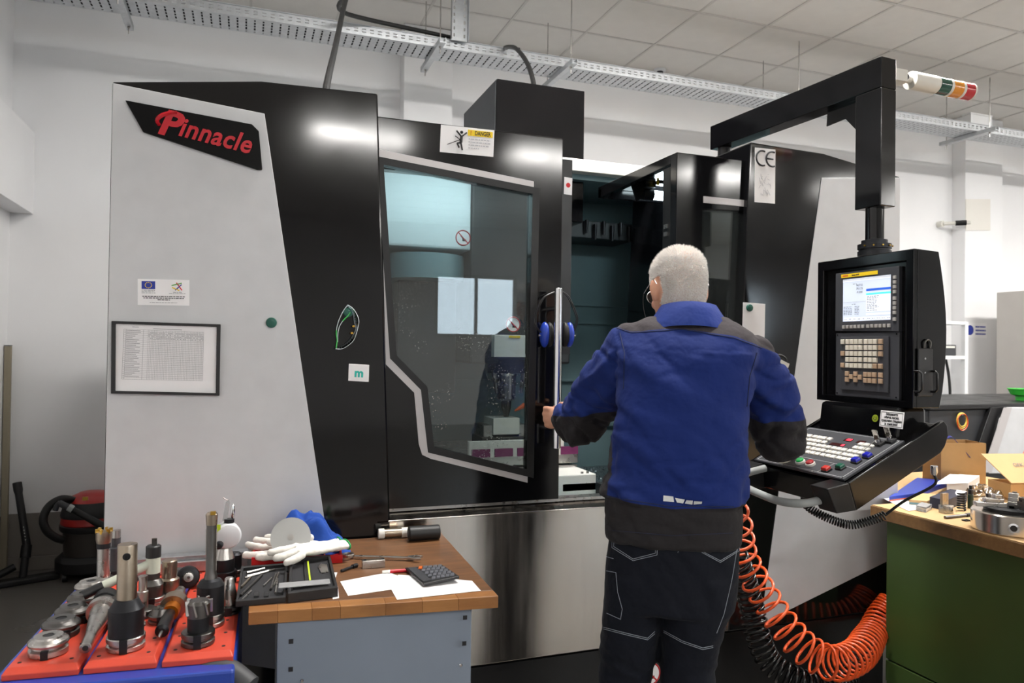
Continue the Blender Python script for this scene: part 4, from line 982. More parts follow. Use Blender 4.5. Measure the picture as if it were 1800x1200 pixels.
def lerpn(x, tab):
    for i in range(len(tab)-1):
        if x <= tab[i+1][0] or i == len(tab)-2:
            t = (x-tab[i][0])/(tab[i+1][0]-tab[i][0]); return tab[i][1]+(tab[i+1][1]-tab[i][1])*t
yt = [(mp(a, b, 0).x, mp(a, b, -.04).z) for a, b in ((1075, 572), (1110, 583), (1200, 577), (1290, 592), (1345, 612))]
ht = [(mp(a, b, 0).x, mp(a, b, -.1).z) for a, b in ((1066, 872), (1180, 889), (1302, 889))]
zcL = mp(1020, 724, .16).z; zcR = mp(1360, 736, .13).z
for i, v in enumerate(jm.vertices):
    p = v.co.copy(); w_ = p+Vector((3, 5, 7))
    arm = max(0, min(1, (abs(p.x-.03)-.16)/.05))
    low = max(0, min(1, (1.25-p.z)/.2))
    d = .007*noise.noise(Vector((w_.x*6, w_.y*5, w_.z*4)))
    d += fold(w_+Vector((.35*p.z, 0, .5*p.x)), (3.2, 4, 8), .019)*(.4+.6*low)
    d += fold(w_+Vector((0, 0, -.8*p.x if p.x < 0 else .8*p.x)), (6, 6, 13), .014)*arm
    n1 = noise.noise(Vector((w_.x*4+w_.z*2, w_.y*4, w_.z*9-abs(p.x-.03)*9))); n2 = noise.noise(Vector((w_.x*7, w_.y*7, w_.z*17+w_.x*5)))
    d -= (.009*math.exp(-(n1/.10)**2)+.006*math.exp(-(n2/.12)**2))*(.35+.65*max(low, arm))
    d += .0016*noise.noise(w_*24)
    if p.z < ht[1][1]: d *= .3
    if p.z > 1.47: d *= .5
    v.co = p+nor[i]*d
    yk.append(p.z-lerpn(p.x, yt) if abs(p.x) < .5 else -1)
    hm.append(lerpn(p.x, ht)-p.z if -.22 < p.x < .22 and p.y < .17 else -1)
    isl = p.x < -.172 or (p.x < -.10 and p.y > .16); isr = p.x > .19 or (p.x > .14 and p.y > .15)
    cf.append(zcL-p.z+(p.x+.25)*.2 if isl else (zcR-p.z if isr else -1))
for nme, dat in (('yoke', yk), ('hem', hm), ('cuff', cf)):
    at_ = jm.attributes.new(nme, 'FLOAT', 'POINT'); at_.data.foreach_set('value', dat)
jb = BVHTree.FromPolygons([v.co.copy() for v in jm.vertices], [list(p.vertices) for p in jm.polygons])
jacket = finish(jm, 'work_jacket', 'jacket_cloth', person); jacket['label'] = 'royal blue work jacket with grey shoulder yoke, cuffs and hem band'
def snap(bv, px, py, off=.001):                     # local surface point seen at a pixel
    o = W2L(CAM); d = (mp(px, py, 0)-o).normalized(); h = bv.ray_cast(o, d)
    return (h[0]+h[1]*off) if h[0] is not None else None
def stitches(bv, lines, r, name, m, par, off=.0008):
    g = G()
    for ln in lines:
        P = []
        for i in range(len(ln)-1):
            for k in range(10):
                t = k/10; q = snap(bv, ln[i][0]+(ln[i+1][0]-ln[i][0])*t, ln[i][1]+(ln[i+1][1]-ln[i][1])*t, off)
                if q is not None and (not P or (q-P[-1]).length < .05): P.append(q)
        if len(P) > 2: g.tube([L2W(p) for p in P], r, 5)
    return g.obj(name, m, par) if g.v else None
mat('thread_dark', '#1a2340', .8); mat('thread_white', '#9aa2ac', .8); mat('reflective', '#cfd2d2', .5)
stitches(jb, [[(1080, 575), (1110, 585), (1200, 579), (1290, 594), (1344, 614)]], .0012, 'yoke_seam', 'thread_dark', jacket)
stitches(jb, [[(1067, 873), (1180, 890), (1302, 890)]], .0012, 'hem_seam', 'thread_dark', jacket)
stitches(jb, [[(1090, 585), (1098, 620), (1096, 690)], [(1330, 620), (1318, 660), (1312, 720)]], .0012, 'armhole_seam', 'thread_dark', jacket)
stitches(jb, [[(1066, 931), (1180, 941), (1300, 936)]], .0009, 'hem_topstitch', 'thread_dark', jacket)
for quad in ([(1166, 871), (1183, 873), (1184, 882), (1166, 880)], [(1186, 875), (1204, 877), (1201, 884), (1189, 883)], [(1207, 878), (1218, 879), (1217, 885), (1204, 884)], [(1220, 880), (1234, 881), (1234, 885), (1219, 885)]):
    P = [snap(jb, *q, .0035) for q in quad]
    if all(p is not None for p in P): G().prism([L2W(p) for p in P], -EY*.0012).obj('reflective_patch', 'reflective', jacket)
# collar: turned-up band round the neck
fabric('collar_cloth', ['#162f78'])
g = G(); rings = []
cc = mp(1210, 552, .07)
for t, (dz, ex, ey_, dy) in enumerate(((-.030, .118, .094, -.002), (-.036, .132, .104, -.008), (-.010, .116, .096, -.005), (.014, .098, .087, .002), (.034, .080, .078, .010), (.033, .067, .069, .012), (.0, .07, .07, .004))):
    rr_ = []
    for i in range(40):
        a = 2*PI*i/40; x = ex*math.cos(a); y = ey_*math.sin(a)
        rr_.append(L2W(Vector((cc.x+x, cc.y+dy+y, cc.z+dz-.018*(abs(math.cos(a))**2)*(1 if dz < .02 else .5)-.03*max(0, math.sin(a))))))
    rings.append(rr_)
for j in range(len(rings)-1): pass
g.loft(rings, False); c = g.obj('collar', 'collar_cloth', jacket, 60)
# --- trousers
g = G()
W_ = [(948, 1070, 1299), (970, 1069, 1298), (1000, 1067, 1296), (1030, 1066, 1293), (1052, 1068, 1288)]
R = [ell(((mp(a, y, 0).x+mp(b, y, 0).x)/2, 0, mp(a, y, 0).z), (mp(b, y, 0).x-mp(a, y, 0).x)/2, .118, 36, 2.4) for y, a, b in W_]
R.insert(0, ell(((mp(1070, 948, 0).x+mp(1299, 948, 0).x)/2, 0, mp(1070, 925, 0).z), .165, .112, 36, 2.4)); g.loft(R)
def leg(tab, tail):
    R = []
    for y, a, b, cy, hy in tab:
        A = mp(a, y, cy); B = mp(b, y, cy); R.append(ell(((A.x+B.x)/2, cy, A.z), (B.x-A.x)/2, hy, 26, 2.2))
    for x, cy, z, hx, hy in tail: R.append(ell((x, cy, z), hx, hy, 26, 2.2))
    return R
g.loft(leg([(1000, 1067, 1182, 0, .112), (1045, 1064, 1172, .003, .108), (1100, 1059, 1160, .008, .098), (1140, 1058, 1156, .015, .088), (1175, 1057, 1146, .015, .08), (1200, 1057, 1140, .012, .078)], [(kL.x-.01, .01, .35, .066, .076), (kL.x-.01, .005, .2, .066, .076), (kL.x-.01, 0, .05, .07, .085)]))
g.loft(leg([(1000, 1180, 1297, 0, .112), (1045, 1166, 1288, .003, .108), (1100, 1163, 1271, .006, .098), (1140, 1163, 1260, .01, .088), (1175, 1163, 1255, .01, .08), (1200, 1164, 1250, .008, .078)], [(kR.x+.0, .0, .35, .066, .076), (kR.x+.0, -.005, .2, .066, .076), (kR.x+.0, -.01, .05, .07, .085)]))
tm = remesh(g, .0075, 5, .5); tm.update(); nor = [v.normal.copy() for v in tm.vertices]
for i, v in enumerate(tm.vertices):
    p = v.co; w_ = p+Vector((9, 2, 4)); kn = math.exp(-((p.z-.57)/.1)**2)
    d = .003*noise.noise(w_*7)+fold(w_+Vector((0, 0, .5*p.x)), (6, 6, 20), .005)*(.25+kn)+fold(w_+Vector((0, 0, p.x*1.2)), (7, 7, 12), .0035)
    v.co = p+nor[i]*d
tb_ = BVHTree.FromPolygons([v.co.copy() for v in tm.vertices], [list(p.vertices) for p in tm.polygons])
trou = finish(tm, 'work_trousers', 'trouser_cloth', person); trou['label'] = 'dark navy work trousers with pale stitching'
for nm, lns in (('pocket_stitching', [[(1080, 945), (1079, 960), (1113, 982), (1152, 972), (1153, 944)], [(1076, 945), (1076, 962), (1113, 985), (1155, 975), (1156, 944)]]), ('pocket_stitching', [[(1236, 952), (1229, 968), (1266, 988), (1300, 967), (1296, 946)], [(1240, 952), (1233, 968), (1266, 985), (1296, 967), (1292, 946)]]),
                ('seat_seam', [[(1200, 945), (1196, 960), (1191, 972)]]), ('knee_seam', [[(1061, 1102), (1100, 1112), (1138, 1121), (1152, 1108)], [(1061, 1105), (1100, 1115), (1138, 1124), (1152, 1112)]]), ('knee_seam', [[(1167, 1108), (1200, 1126), (1235, 1138), (1255, 1134)], [(1167, 1111), (1200, 1129), (1235, 1141), (1255, 1137)]]),
                ('side_pocket_stitching', [[(1066, 978), (1080, 982)], [(1066, 1003), (1083, 1006), (1086, 1040), (1094, 1070), (1091, 1088), (1064, 1076)]]), ('side_seam', [[(1296, 960), (1286, 1020), (1272, 1080), (1258, 1116)]])):
    stitches(tb_, lns, .00075, nm, 'thread_white', trou)
P = [snap(tb_, *q, .002) for q in ((1078, 925), (1154, 941), (1154, 946), (1078, 934))]
if all(p is not None for p in P): G().prism([L2W(p) for p in P], -EY*.001).obj('belt_patch', 'reflective', trou)
mat('boot_black', '#17181a', .5)
for Lg in (lL, lR):
    a = Lg[-1]; g = G(); g.loft([[L2W(q) for q in ell((a.x, a.y+.04, z), w_, d_)] for z, w_, d_ in ((0, .05, .145), (.03, .052, .148), (.06, .048, .12))]+[[L2W(q) for q in ell((a.x, a.y, .13), .055, .06)]]); g.obj('safety_boot', 'boot_black', person, 60)
# --- glasses
gl = G(); W3 = lambda x, y, z: L2W(hp_(x, y, z))
fr_ = G().tube(catmull([W3(-.083, -.03, -.005), W3(-.084, -.012, .014), W3(-.079, .03, .015), W3(-.072, .098, .008)], 5), .0014, 6).tube(catmull([W3(.083, -.03, -.005), W3(.084, -.012, .014), W3(.079, .03, .015), W3(.072, .098, .008)], 5), .0014, 6)
for s in (-1, 1): fr_.tube([W3(s*.036+.026*math.cos(t), .112-.010*abs(s*.036+.026*math.cos(t))/.06, -.004+.022*math.sin(t)) for t in [2*PI*k/24 for k in range(24)]], .0012, 6, True)
fr_.tube([W3(-.010, .113, .004), W3(0, .116, .007), W3(.010, .113, .004)], .0012, 6)
sg = fr_.obj('glasses', 'steel', person, 60)
glassmat('lens_clear', (.95, .96, .96))
for s in (-1, 1): G().loft([[W3(s*.036+.0255*q*math.cos(t), .112-.010*abs(s*.036+.0255*q*math.cos(t))/.06+dd, -.004+.0215*q*math.sin(t)) for t in [2*PI*k/24 for k in range(24)]] for q, dd in ((1, 0), (1, .0012))]).obj('lens', 'lens_clear', sg)
for s in (-1,): G().tube(catmull([W3(-.073, .1, .006), W3(-.078, .098, -.03), W3(-.076, .09, -.075), W3(-.07, .06, -.13)], 5), .0009, 5).obj('neck_cord', 'black_rubber', sg)
# ================================================================ wooden workbench and what lies on it
ZT = .85
def woodmat(n, c1, c2, c3, sc=(1.2, 14, 14)):
    m = bpy.data.materials.new(n); m.use_nodes = True; MATS[n] = m; nt = m.node_tree; N = nt.nodes.new; L = nt.links.new; b = nt.nodes['Principled BSDF']
    tc = N('ShaderNodeTexCoord'); mpn = N('ShaderNodeMapping'); mpn.inputs['Scale'].default_value = sc; L(tc.outputs['Object'], mpn.inputs[0])
    nz = N('ShaderNodeTexNoise'); nz.inputs['Scale'].default_value = 4; nz.inputs['Detail'].default_value = 8; nz.inputs['Roughness'].default_value = .7; L(mpn.outputs[0], nz.inputs[0])
    cr = N('ShaderNodeValToRGB'); cr.color_ramp.elements[0].position = .3; cr.color_ramp.elements[0].color = S(c1); cr.color_ramp.elements[1].position = .7; cr.color_ramp.elements[1].color = S(c2); L(nz.outputs[0], cr.inputs[0])
    st = N('ShaderNodeTexNoise'); st.inputs['Scale'].default_value = 5; st.inputs['Detail'].default_value = 5; L(tc.outputs['Object'], st.inputs[0])
    mr = N('ShaderNodeMapRange'); mr.inputs[1].default_value = .5; mr.inputs[2].default_value = .72; L(st.outputs[0], mr.inputs[0])
    mx = N('ShaderNodeMix'); mx.data_type = 'RGBA'; L(mr.outputs[0], mx.inputs[0]); L(cr.outputs[0], mx.inputs[6]); mx.inputs[7].default_value = S(c3); L(mx.outputs[2], b.inputs['Base Color'])
    oi = N('ShaderNodeObjectInfo'); b.inputs['Roughness'].default_value = .45
    return m
woodmat('bench_top_wood', '#5a3a22', '#7a5434', '#3a281c'); woodmat('bench_edge_wood', '#8a5a2e', '#9c6a3a', '#6f4826'); woodmat('bench_edge_light', '#936335', '#a87542', '#7a5130'); woodmat('ply_edge', '#7a5a36', '#8f6c44', '#4e3a24')
mat('cabinet_bluegrey', '#7a8492', .45, var=.04, vs=6, bump=.03, bs=300)
NL, NR, FR, FL = Vector((.018, 1.834, ZT)), Vector((.611, 1.768, ZT)), Vector((.634, 2.433, ZT)), Vector((.03, 2.438, ZT))
WB = thing('workbench', 'wooden-topped workbench with blue-grey steel cabinet in front of the machine', 'workbench', ((NL+FR)/2).xy.to_3d())
ev = (NR-NL); bk = (FR-NR).normalized()*.045; bk2 = (FL-NL).normalized()*.045
G().prism([NL+bk2, NR+bk, FR, FL], (0, 0, -.03)).obj('top_board', 'bench_top_wood', WB, bevel=.002)
t0_ = 0
for k, t1_ in enumerate((.11, .24, .35, .53, .68, .83, 1)):
    a, b = NL.lerp(NR, t0_), NL.lerp(NR, t1_); a2, b2 = a+bk2.lerp(bk, t0_), b+bk2.lerp(bk, t1_)
    G().prism([a, b, b2, a2], (0, 0, -.03)).obj('edge_stave', ('bench_edge_wood', 'bench_edge_light')[k % 2], WB, bevel=.0016); t0_ = t1_
def pb(px, py, z=ZT): return atZ(px, py, z)
hd_ = (ev.normalized())
cR = pb(832, 1070, ZT-.03); cL = pb(486, 1099, ZT-.03); inn = Vector((-hd_.y, hd_.x, 0))*.02
cR += inn; cL += inn; dpt = inn.normalized()*.55
g = G().prism([cL, cR, cR+dpt, cL+dpt], (0, 0, -(ZT-.03-.02))); cb = g.obj('cabinet', 'cabinet_bluegrey', WB, bevel=.003)
G().prism([cL-hd_*.003-Vector((0, 0, .0)), cL-hd_*.0005, cL-hd_*.0005+dpt, cL-hd_*.003+dpt], (0, 0, -.8)).obj('side_panel', 'dark_grey', WB)
def onpl(px, py, P, n): d = ray(px, py); return CAM+d*((P-CAM).dot(n)/d.dot(n))
nf_ = -inn.normalized()
for px, py in ((511.5, 1127), (817.5, 1085), (816, 1130.5), (511, 1176)):
    c = onpl(px, py, cL, nf_); G().box(c+nf_*.0002, (.0105, .001, .0105), math.atan2(hd_.y, hd_.x)).obj('square_slot', 'print_black', cb)
for px, py in ((531, 1196), (809.5, 1168)):
    c = onpl(px, py, cL, nf_); G().lathe([(.0045, 0), (.0045, .004), (.003, .006)], c, nf_, 12).obj('screw_head', 'chrome', cb)
# papers
def sheet(pxs, z, label, m='paper', name='paper_sheet', th=.0006, cat='paper', grp=None):
    P = [pb(a, b, z) for a, b in pxs]; g = G(); g.prism(P, (0, 0, th))
    return tag(g.obj(name, m), label, cat, grp)
sheet([(598, 1022), (683, 1006), (700, 1012), (742, 1028), (612, 1047)], ZT+.0002, 'white paper sheet on the bench, half under the calculator sheet')
sheet([(688, 1036), (700, 1010), (760, 1014), (830, 1021), (845, 1038), (698, 1054)], ZT+.0012, 'white paper sheet on the bench under the calculator')
sheet([(583, 1031), (594, 1030), (596, 1051), (585, 1053)], ZT+.0002, 'small white paper scrap beside the black tool case'); sheet([(583, 1006), (593, 1006), (588, 1021), (583, 1021)], ZT+.0002, 'tiny white paper scrap behind the black tool case')
# calculator
A = pb(712, 1002, ZT+.004); B = pb(778, 997, ZT+.012); Cc = pb(808, 1017, ZT+.012); D = pb(745, 1031, ZT+.004)
ux = (B-A); uy = (D-A); nz_ = ux.cross(uy).normalized(); nz_ = nz_ if nz_.z > 0 else -nz_
ca = thing('calculator', 'black desk calculator lying on the white sheets', 'calculator', A.lerp(Cc, .5))
def q4(u, v): return A*(1-u)*(1-v)+B*u*(1-v)+Cc*u*v+D*(1-u)*v
G().prism([A, B, Cc, D], nz_*.008).obj('body', 'black_plastic', ca, bevel=.002)
G().prism([q4(.04, .06)+nz_*.0081, q4(.26, .06)+nz_*.0081, q4(.26, .92)+nz_*.0081, q4(.04, .92)+nz_*.0081], nz_*.002).obj('display', 'dark_grey', ca)
mat('key_dark', '#5d5f66', .45); mat('key_orange', '#d9661c', .45)
for i in range(5):
    for j in range(5):
        c = q4(.36+.13*i, .12+.18*j)+nz_*.008; w = ux.length*.10; h = uy.length*.12
        key(ca, c, ux.normalized(), (uy-ux*uy.dot(ux)/ux.length_squared).normalized()*(-1 if ux.cross(uy).z < 0 else 1), w, h, .003, 'key_orange' if (i, j) == (0, 0) else 'key_dark')
# pen
a, b = pb(672, 1005, ZT+.005), pb(757, 999, ZT+.005); d = (b-a); pn = thing('ballpoint_pen', 'red and white ballpoint pen behind the calculator', 'pen', a)
G().cyl(a+d*.15, a+d*.85, .005, .0048, 12).obj('barrel', 'red_paint', pn, 30); G().cyl(a, a+d*.13, .0042, .0048, 12).obj('push_end', 'off_white', pn, 30); G().cyl(a+d*.13, a+d*.15, .0053, .0053, 12).obj('ring', 'chrome', pn, 30); G().cyl(a+d*.85, b, .0046, .001, 12).obj('tip', 'red_paint', pn, 30)
# combination wrench
a, b = pb(612, 978, ZT+.006), pb(738, 982, ZT+.006); d = (b-a).normalized(); s = Vector((-d.y, d.x, 0))
wr_ = thing('combination_wrench', 'steel combination wrench lying across the bench', 'wrench', a.lerp(b, .5))
G().prism([a+d*.02-s*.006, b-d*.03-s*.005, b-d*.03+s*.005, a+d*.02+s*.006], (0, 0, .005)).obj('shank', 'steel', wr_, bevel=.0015)
g = G(); n = 18; g.ring([a+Vector((.018*math.cos(2*PI*i/n), .018*math.sin(2*PI*i/n), 0)) for i in range(n)], [a+Vector((.0105*math.cos(2*PI*i/n), .0105*math.sin(2*PI*i/n), 0)) for i in range(n)], (0, 0, .009)); g.obj('ring_end', 'steel', wr_, bevel=.001)
e = b-d*.012; pts = [e-d*.024-s*.008, e-s*.018, e+d*.018-s*.014, e+d*.012-s*.007, e-d*.006-s*.007, e-d*.006+s*.007, e+d*.012+s*.007, e+d*.018+s*.014, e+s*.018, e-d*.024+s*.008]
G().prism(pts, (0, 0, .007)).obj('open_end', 'steel', wr_, bevel=.001)
# gauge block, bolt, key
a = pb(637, 1000); b = pb(677, 997)
gbk = thing('parallel_block', 'small grey steel block leaning by the wrench', 'steel block', a.lerp(b, .5)); u_ = (b-a); G().prism([a, b, b+Vector((0, .02, 0)), a+Vector((0, .02, 0))], (0, 0, .022)).obj('block', 'steel', gbk, bevel=.001); G().prism([a.lerp(b, .2)+Vector((0, .002, .0222)), a.lerp(b, .8)+Vector((0, .002, .0222)), a.lerp(b, .8)+Vector((0, .018, .0222)), a.lerp(b, .2)+Vector((0, .018, .0222))], (0, 0, .0006)).obj('ground_face', 'steel_warm', gbk)
a, b = pb(600, 1003, ZT+.005), pb(627, 993, ZT+.005); bo = thing('socket_bolt', 'black socket bolt beside the red tray', 'bolt', a.lerp(b, .5)); G().cyl(a, a.lerp(b, .72), .004, n=10).obj('shank', 'gunmetal', bo, 30); G().cyl(a.lerp(b, .72), b, .0065, n=14).obj('head', 'gunmetal', bo, 30)
# mallet head and rubber cylinder at the back edge
a, b = pb(665, 938, ZT+.016), pb(717, 935, ZT+.016); d = b-a
ml = thing('mallet_head', 'soft mallet head with white nylon faces at the back edge of the bench', 'mallet', a.lerp(b, .5)); G().cyl(a+d*.2, a+d*.78, .015, n=18).obj('steel_body', 'steel_warm', ml, 30); G().cyl(a, a+d*.2, .0165, n=18).obj('nylon_face', 'off_white', ml, 30, .001); G().cyl(a+d*.78, b, .0165, n=18).obj('nylon_face', 'off_white', ml, 30, .001)
a, b = pb(718, 938, ZT+.024), pb(772, 934, ZT+.024); rc = thing('rubber_roller', 'short black rubber roller standing against the stainless apron', 'roller', a.lerp(b, .5))
G().cyl(a, b, .0235, n=22).obj('sleeve', 'black_rubber', rc, 30, .003)
for p_, q_ in ((a, a-(b-a)*.02), (b, b+(b-a)*.02)): G().cyl(p_, q_, .01, n=12).obj('core', 'dark_grey', rc, 30)
# black tool case, open like a book
def qp(P): return lambda u, v, z=0: P[0]*(1-u)*(1-v)+P[1]*u*(1-v)+P[2]*u*v+P[3]*(1-u)*v+Vector((0, 0, z))
mat('case_black', '#1b1b1d', .55, bump=.1, bs=500); mat('foam_dark', '#2b2b2e', .9, bump=.3, bs=600); mat('lime', '#b9d02a', .5); mat('clear_plastic', '#d9dadb', .25, trans=.6)
case = thing('tool_case', 'open black plastic tool case with grey foam at the bench corner', 'tool case', pb(505, 1060))
def tray(q, h, wl, floor, par, nm, m='case_black', mf='foam_dark'):
    o = [q(0, 0), q(1, 0), q(1, 1), q(0, 1)]; w = wl; i_ = [q(w, w), q(1-w, w), q(1-w, 1-w), q(w, 1-w)]
    t = G().ring(o, i_, (0, 0, h)).obj(nm, m, par, bevel=.0012); G().prism(i_, (0, 0, floor)).obj(nm+'_foam', mf, t); return t
qR = qp([pb(510, 996), pb(580, 989), pb(594, 1049), pb(506, 1060)]); qL = qp([pb(424, 1004), pb(506, 997), pb(502, 1059), pb(414, 1067)])
rt = tray(qR, .024, .06, .015, case, 'base_tray'); lt_ = tray(qL, .014, .05, .005, case, 'lid_tray')
for v in (.25, .75): G().cyl(qL(1.0, v-.05, .014), qL(1.0, v+.05, .014), .003, n=8).obj('hinge', 'gunmetal', case)
cal = thing('marking_gauge', 'slim gauge with lime scale lying in the foam of the black case', 'gauge', qR(.38, .5, .015)); G().prism([qR(.32, .08, .0155), qR(.46, .08, .0155), qR(.48, .72, .0155), qR(.34, .72, .0155)], (0, 0, .006)).obj('body', 'gunmetal', cal, bevel=.001)
G().prism([qR(.41, .12, .0216), qR(.45, .12, .0216), qR(.47, .7, .0216), qR(.43, .7, .0216)], (0, 0, .0006)).obj('lime_scale', 'lime', cal); G().prism([qR(.25, .72, .0155), qR(.6, .72, .0155), qR(.6, .80, .0155), qR(.25, .80, .0155)], (0, 0, .006)).obj('foot', 'gunmetal', cal, bevel=.001)
G().prism([qR(.66, .3, .0156), qR(.74, .2, .0156), qR(.88, .25, .0156), qR(.88, .48, .0156), qR(.72, .48, .0156)], (0, 0, .003)).obj('blade_cutout', 'steel', rt)
ps = thing('plastic_sleeve', 'clear plastic strip lying across the tool case', 'plastic strip', qR(.4, .8, .025)); G().prism([qR(-.2, .74, .0245), qR(.86, .78, .0245), qR(.86, .90, .0245), qR(-.2, .86, .0245)], (0, 0, .003)).obj('sleeve', 'clear_plastic', ps, bevel=.001)
rods = [((.08, .12), (.5, -.02), 'steel'), ((.1, .22), (.75, .06), 'steel'), ((.05, .28), (.6, .12), 'steel'), ((.02, .85), (.45, .25), 'steel_dark'), ((.06, .97), (.25, .72), 'steel'), ((.0, .6), (.18, .3), 'steel_warm'), ((.52, .6), (.7, .36), 'steel'), ((.7, .75), (.8, .25), 'steel_dark'), ((.82, .85), (.84, .4), 'steel'), ((.76, .62), (.86, .2), 'steel')]
nm_r = ('first and highest', 'second', 'third', 'dark diagonal', 'lowest', 'warm-toned left', 'short slanted', 'dark upright', 'thin upright', 'thin slanted')
for k, (p_, q_, m) in enumerate(rods):
    r_ = .0035 if k in (0, 3, 5, 7) else .0024
    tag(G().cyl(qL(.06+p_[0]*.88, .06+p_[1]*.88, .0055+r_), qL(.06+q_[0]*.88, .06+max(q_[1], .02)*.88, .0055+r_), r_, n=10).obj('steel_pin', m, None, 30), '%s steel pin lying in the open lid of the tool case' % nm_r[k], 'pin', 'pins in the tool case lid')
for u, v in ((.35, .84), (.55, .86)): tag(G().prism([qL(u, v, .0055), qL(u+.1, v, .0055), qL(u+.1, v+.1, .0055), qL(u, v+.1, .0055)], (0, 0, .012)).obj('clamp_block', 'black_plastic', bevel=.001), '%s black clamp block in the tool case lid' % ('left' if u < .5 else 'right'), 'clamp', 'clamp blocks')
# red tray with washers
mat('tray_red', '#c3191d', .4, var=.05)
qT = qp([pb(447, 971), pb(597, 964), pb(602, 989), pb(442, 994)])
rt = thing('red_tray', 'shallow red plastic tray under the white gloves', 'tray', qT(.5, .5)); o = [qT(0, 0), qT(1, 0), qT(1, 1), qT(0, 1)]; i_ = [qT(.02, .06), qT(.98, .06), qT(.98, .94), qT(.02, .94)]
G().ring(o, i_, (0, 0, .022)).obj('rim', 'tray_red', rt, bevel=.001); G().prism(i_, (0, 0, .003)).obj('floor', 'tray_red', rt); G().prism([qT(.8, .06), qT(.81, .06), qT(.81, .94), qT(.8, .94)], (0, 0, .018)).obj('divider', 'tray_red', rt)
for k, (u, v) in enumerate(((.10, .6), (.2, .7), (.27, .5))):
    c = qT(u, v, .0034); tag(G().lathe([(.006, 0), (.012, 0), (.012, .006), (.006, .006)], c, n=16).obj('collet_ring', 'steel_dark', None, 30), ('left', 'middle', 'right')[k]+' dark steel ring in the red tray', 'ring', 'rings in the red tray')
# gloves: lofted palm and fingers, remeshed to one skin each
mat('glove_white', '#e6e2da', .8, var=.07, vs=25, bump=.3, bs=500); mat('cuff_green', '#1f9a52', .7)
def glove(wrist, knuck, fingers, thumb, label, z):
    g = G(); d = (knuck-wrist); s = Vector((-d.y, d.x, 0)).normalized()
    def r(c, a, b): return [c+s*(a*math.cos(2*PI*i/16))+Vector((0, 0, b*math.sin(2*PI*i/16))) for i in range(16)]
    g.loft([r(wrist, .034, .011), r(wrist.lerp(knuck, .25), .033, .014), r(wrist.lerp(knuck, .6), .042, .017), r(knuck, .042, .014)])
    for f in fingers+[thumb]: limb(g, f, [.0125, .0118, .0105][:len(f)], 10, 4)
    me = remesh(g, .0032, 4, .5); me.update()
    for v in me.vertices: v.co = v.co+v.normal*(.0016*noise.noise(v.co*45)+.0012*noise.noise(v.co*110))
    o0 = wrist.lerp(knuck, .5)
    for v in me.vertices: v.co -= o0
    me.materials.append(MATS['glove_white']); shade(me, 180)
    o = bpy.data.objects.new('work_glove', me); COL.objects.link(o); o.location = o0; tag(o, label, 'glove', 'pair of white work gloves')
    c = wrist-d.normalized()*.001; G().tube([c+s*(.0345*math.cos(2*PI*i/20))+Vector((0, 0, .0118*math.sin(2*PI*i/20))) for i in range(20)], .0024, 6, True).obj('green_cuff', 'cuff_green', o)
def gz(px, py, h): return atZ(px, py, ZT+h)
wv_ = gz(608, 956, .045); kv = gz(520, 968, .045)
glove(wv_, kv, [[gz(522, 953, .05), gz(490, 953, .052), gz(474, 953, .05)], [gz(520, 962, .05), gz(492, 968, .046), gz(476, 971, .044)], [gz(520, 970, .046), gz(500, 977, .042), gz(486, 981, .038)], [gz(530, 976, .044), gz(515, 984, .038), gz(505, 988, .034)]], [gz(545, 945, .052), gz(515, 941, .056), gz(482, 943, .056)], 'upper white work glove with a green cuff, dirty fingertips', 0)
w2 = gz(596, 952, .03); k2 = gz(500, 962, .030)
glove(w2, k2, [[gz(500, 954, .032), gz(470, 952, .034), gz(450, 949, .034)], [gz(498, 960, .032), gz(462, 962, .03), gz(436, 957, .03)], [gz(498, 968, .03), gz(462, 975, .026), gz(432, 975, .024)], [gz(498, 974, .028), gz(470, 978, .026), gz(455, 979, .024)]], [gz(510, 950, .034), gz(490, 946, .036), gz(470, 944, .036)], 'lower white work glove spread over the red tray', 0)
# polished disc leaning, blue rag, brush
mat('disc_satin', '#b4b5b3', .42, metal=.8, rvar=.08, vs=12); c = atY(511, 944, 2.22); dk = thing('polished_disc', 'polished steel disc leaning behind the gloves', 'disc', (c.x, c.y, ZT)); G().lathe([(.005, -.002), (.056, -.002), (.056, .001), (.005, .001)], c, Vector((-.12, -1, .35)), 40).obj('plate', 'disc_satin', dk, 30); G().lathe([(.0055, -.003), (.009, -.003), (.009, .0022), (.0055, .0022)], c, Vector((-.12, -1, .35)), 16).obj('hub', 'steel', dk, 30)
G().bx((c.x-.03, c.y-.012, ZT), (c.x+.03, c.y+.02, c.z-.052)).obj('rest_block', 'steel_dark', dk)
fabric('rag_blue', ['#20489c']); g = G(); nu, nv = 60, 44
a, b = pb(472, 945), pb(604, 945)
vs_ = []
for j in range(nv+1):
    for i in range(nu+1):
        u, v = i/nu, j/nv; x = a.x+(b.x-a.x)*u; y = 2.26+.15*v
        e_ = min(1, 6*min(u, 1-u))*min(1, 6*min(v, 1-v))
        hgt = .095*math.sin(PI*min(1, max(0, .08+.95*u)))**.7*(.5+.6*v)
        w3 = Vector((u*3.2+.3, v*2.4, 5)); f_ = .036*noise.noise(w3*1.2)+.016*(1-2*abs(noise.noise(w3*1.6)))+.006*noise.noise(w3*4)
        vs_.append(Vector((x+.01*noise.noise(w3*2), y+.012*noise.noise(w3*1.7+Vector((4, 0, 0))), ZT+.001+max(0, (hgt+f_)*e_))))
fs_ = [(j*(nu+1)+i, j*(nu+1)+i+1, (j+1)*(nu+1)+i+1, (j+1)*(nu+1)+i) for j in range(nv) for i in range(nu)]
o = G().add(vs_, fs_).obj('blue_rag', 'rag_blue', None, 180); so_ = o.modifiers.new('t', 'SOLIDIFY'); so_.thickness = .0015; so_.offset = 1; tag(o, 'crumpled blue rag lying against the machine', 'rag')
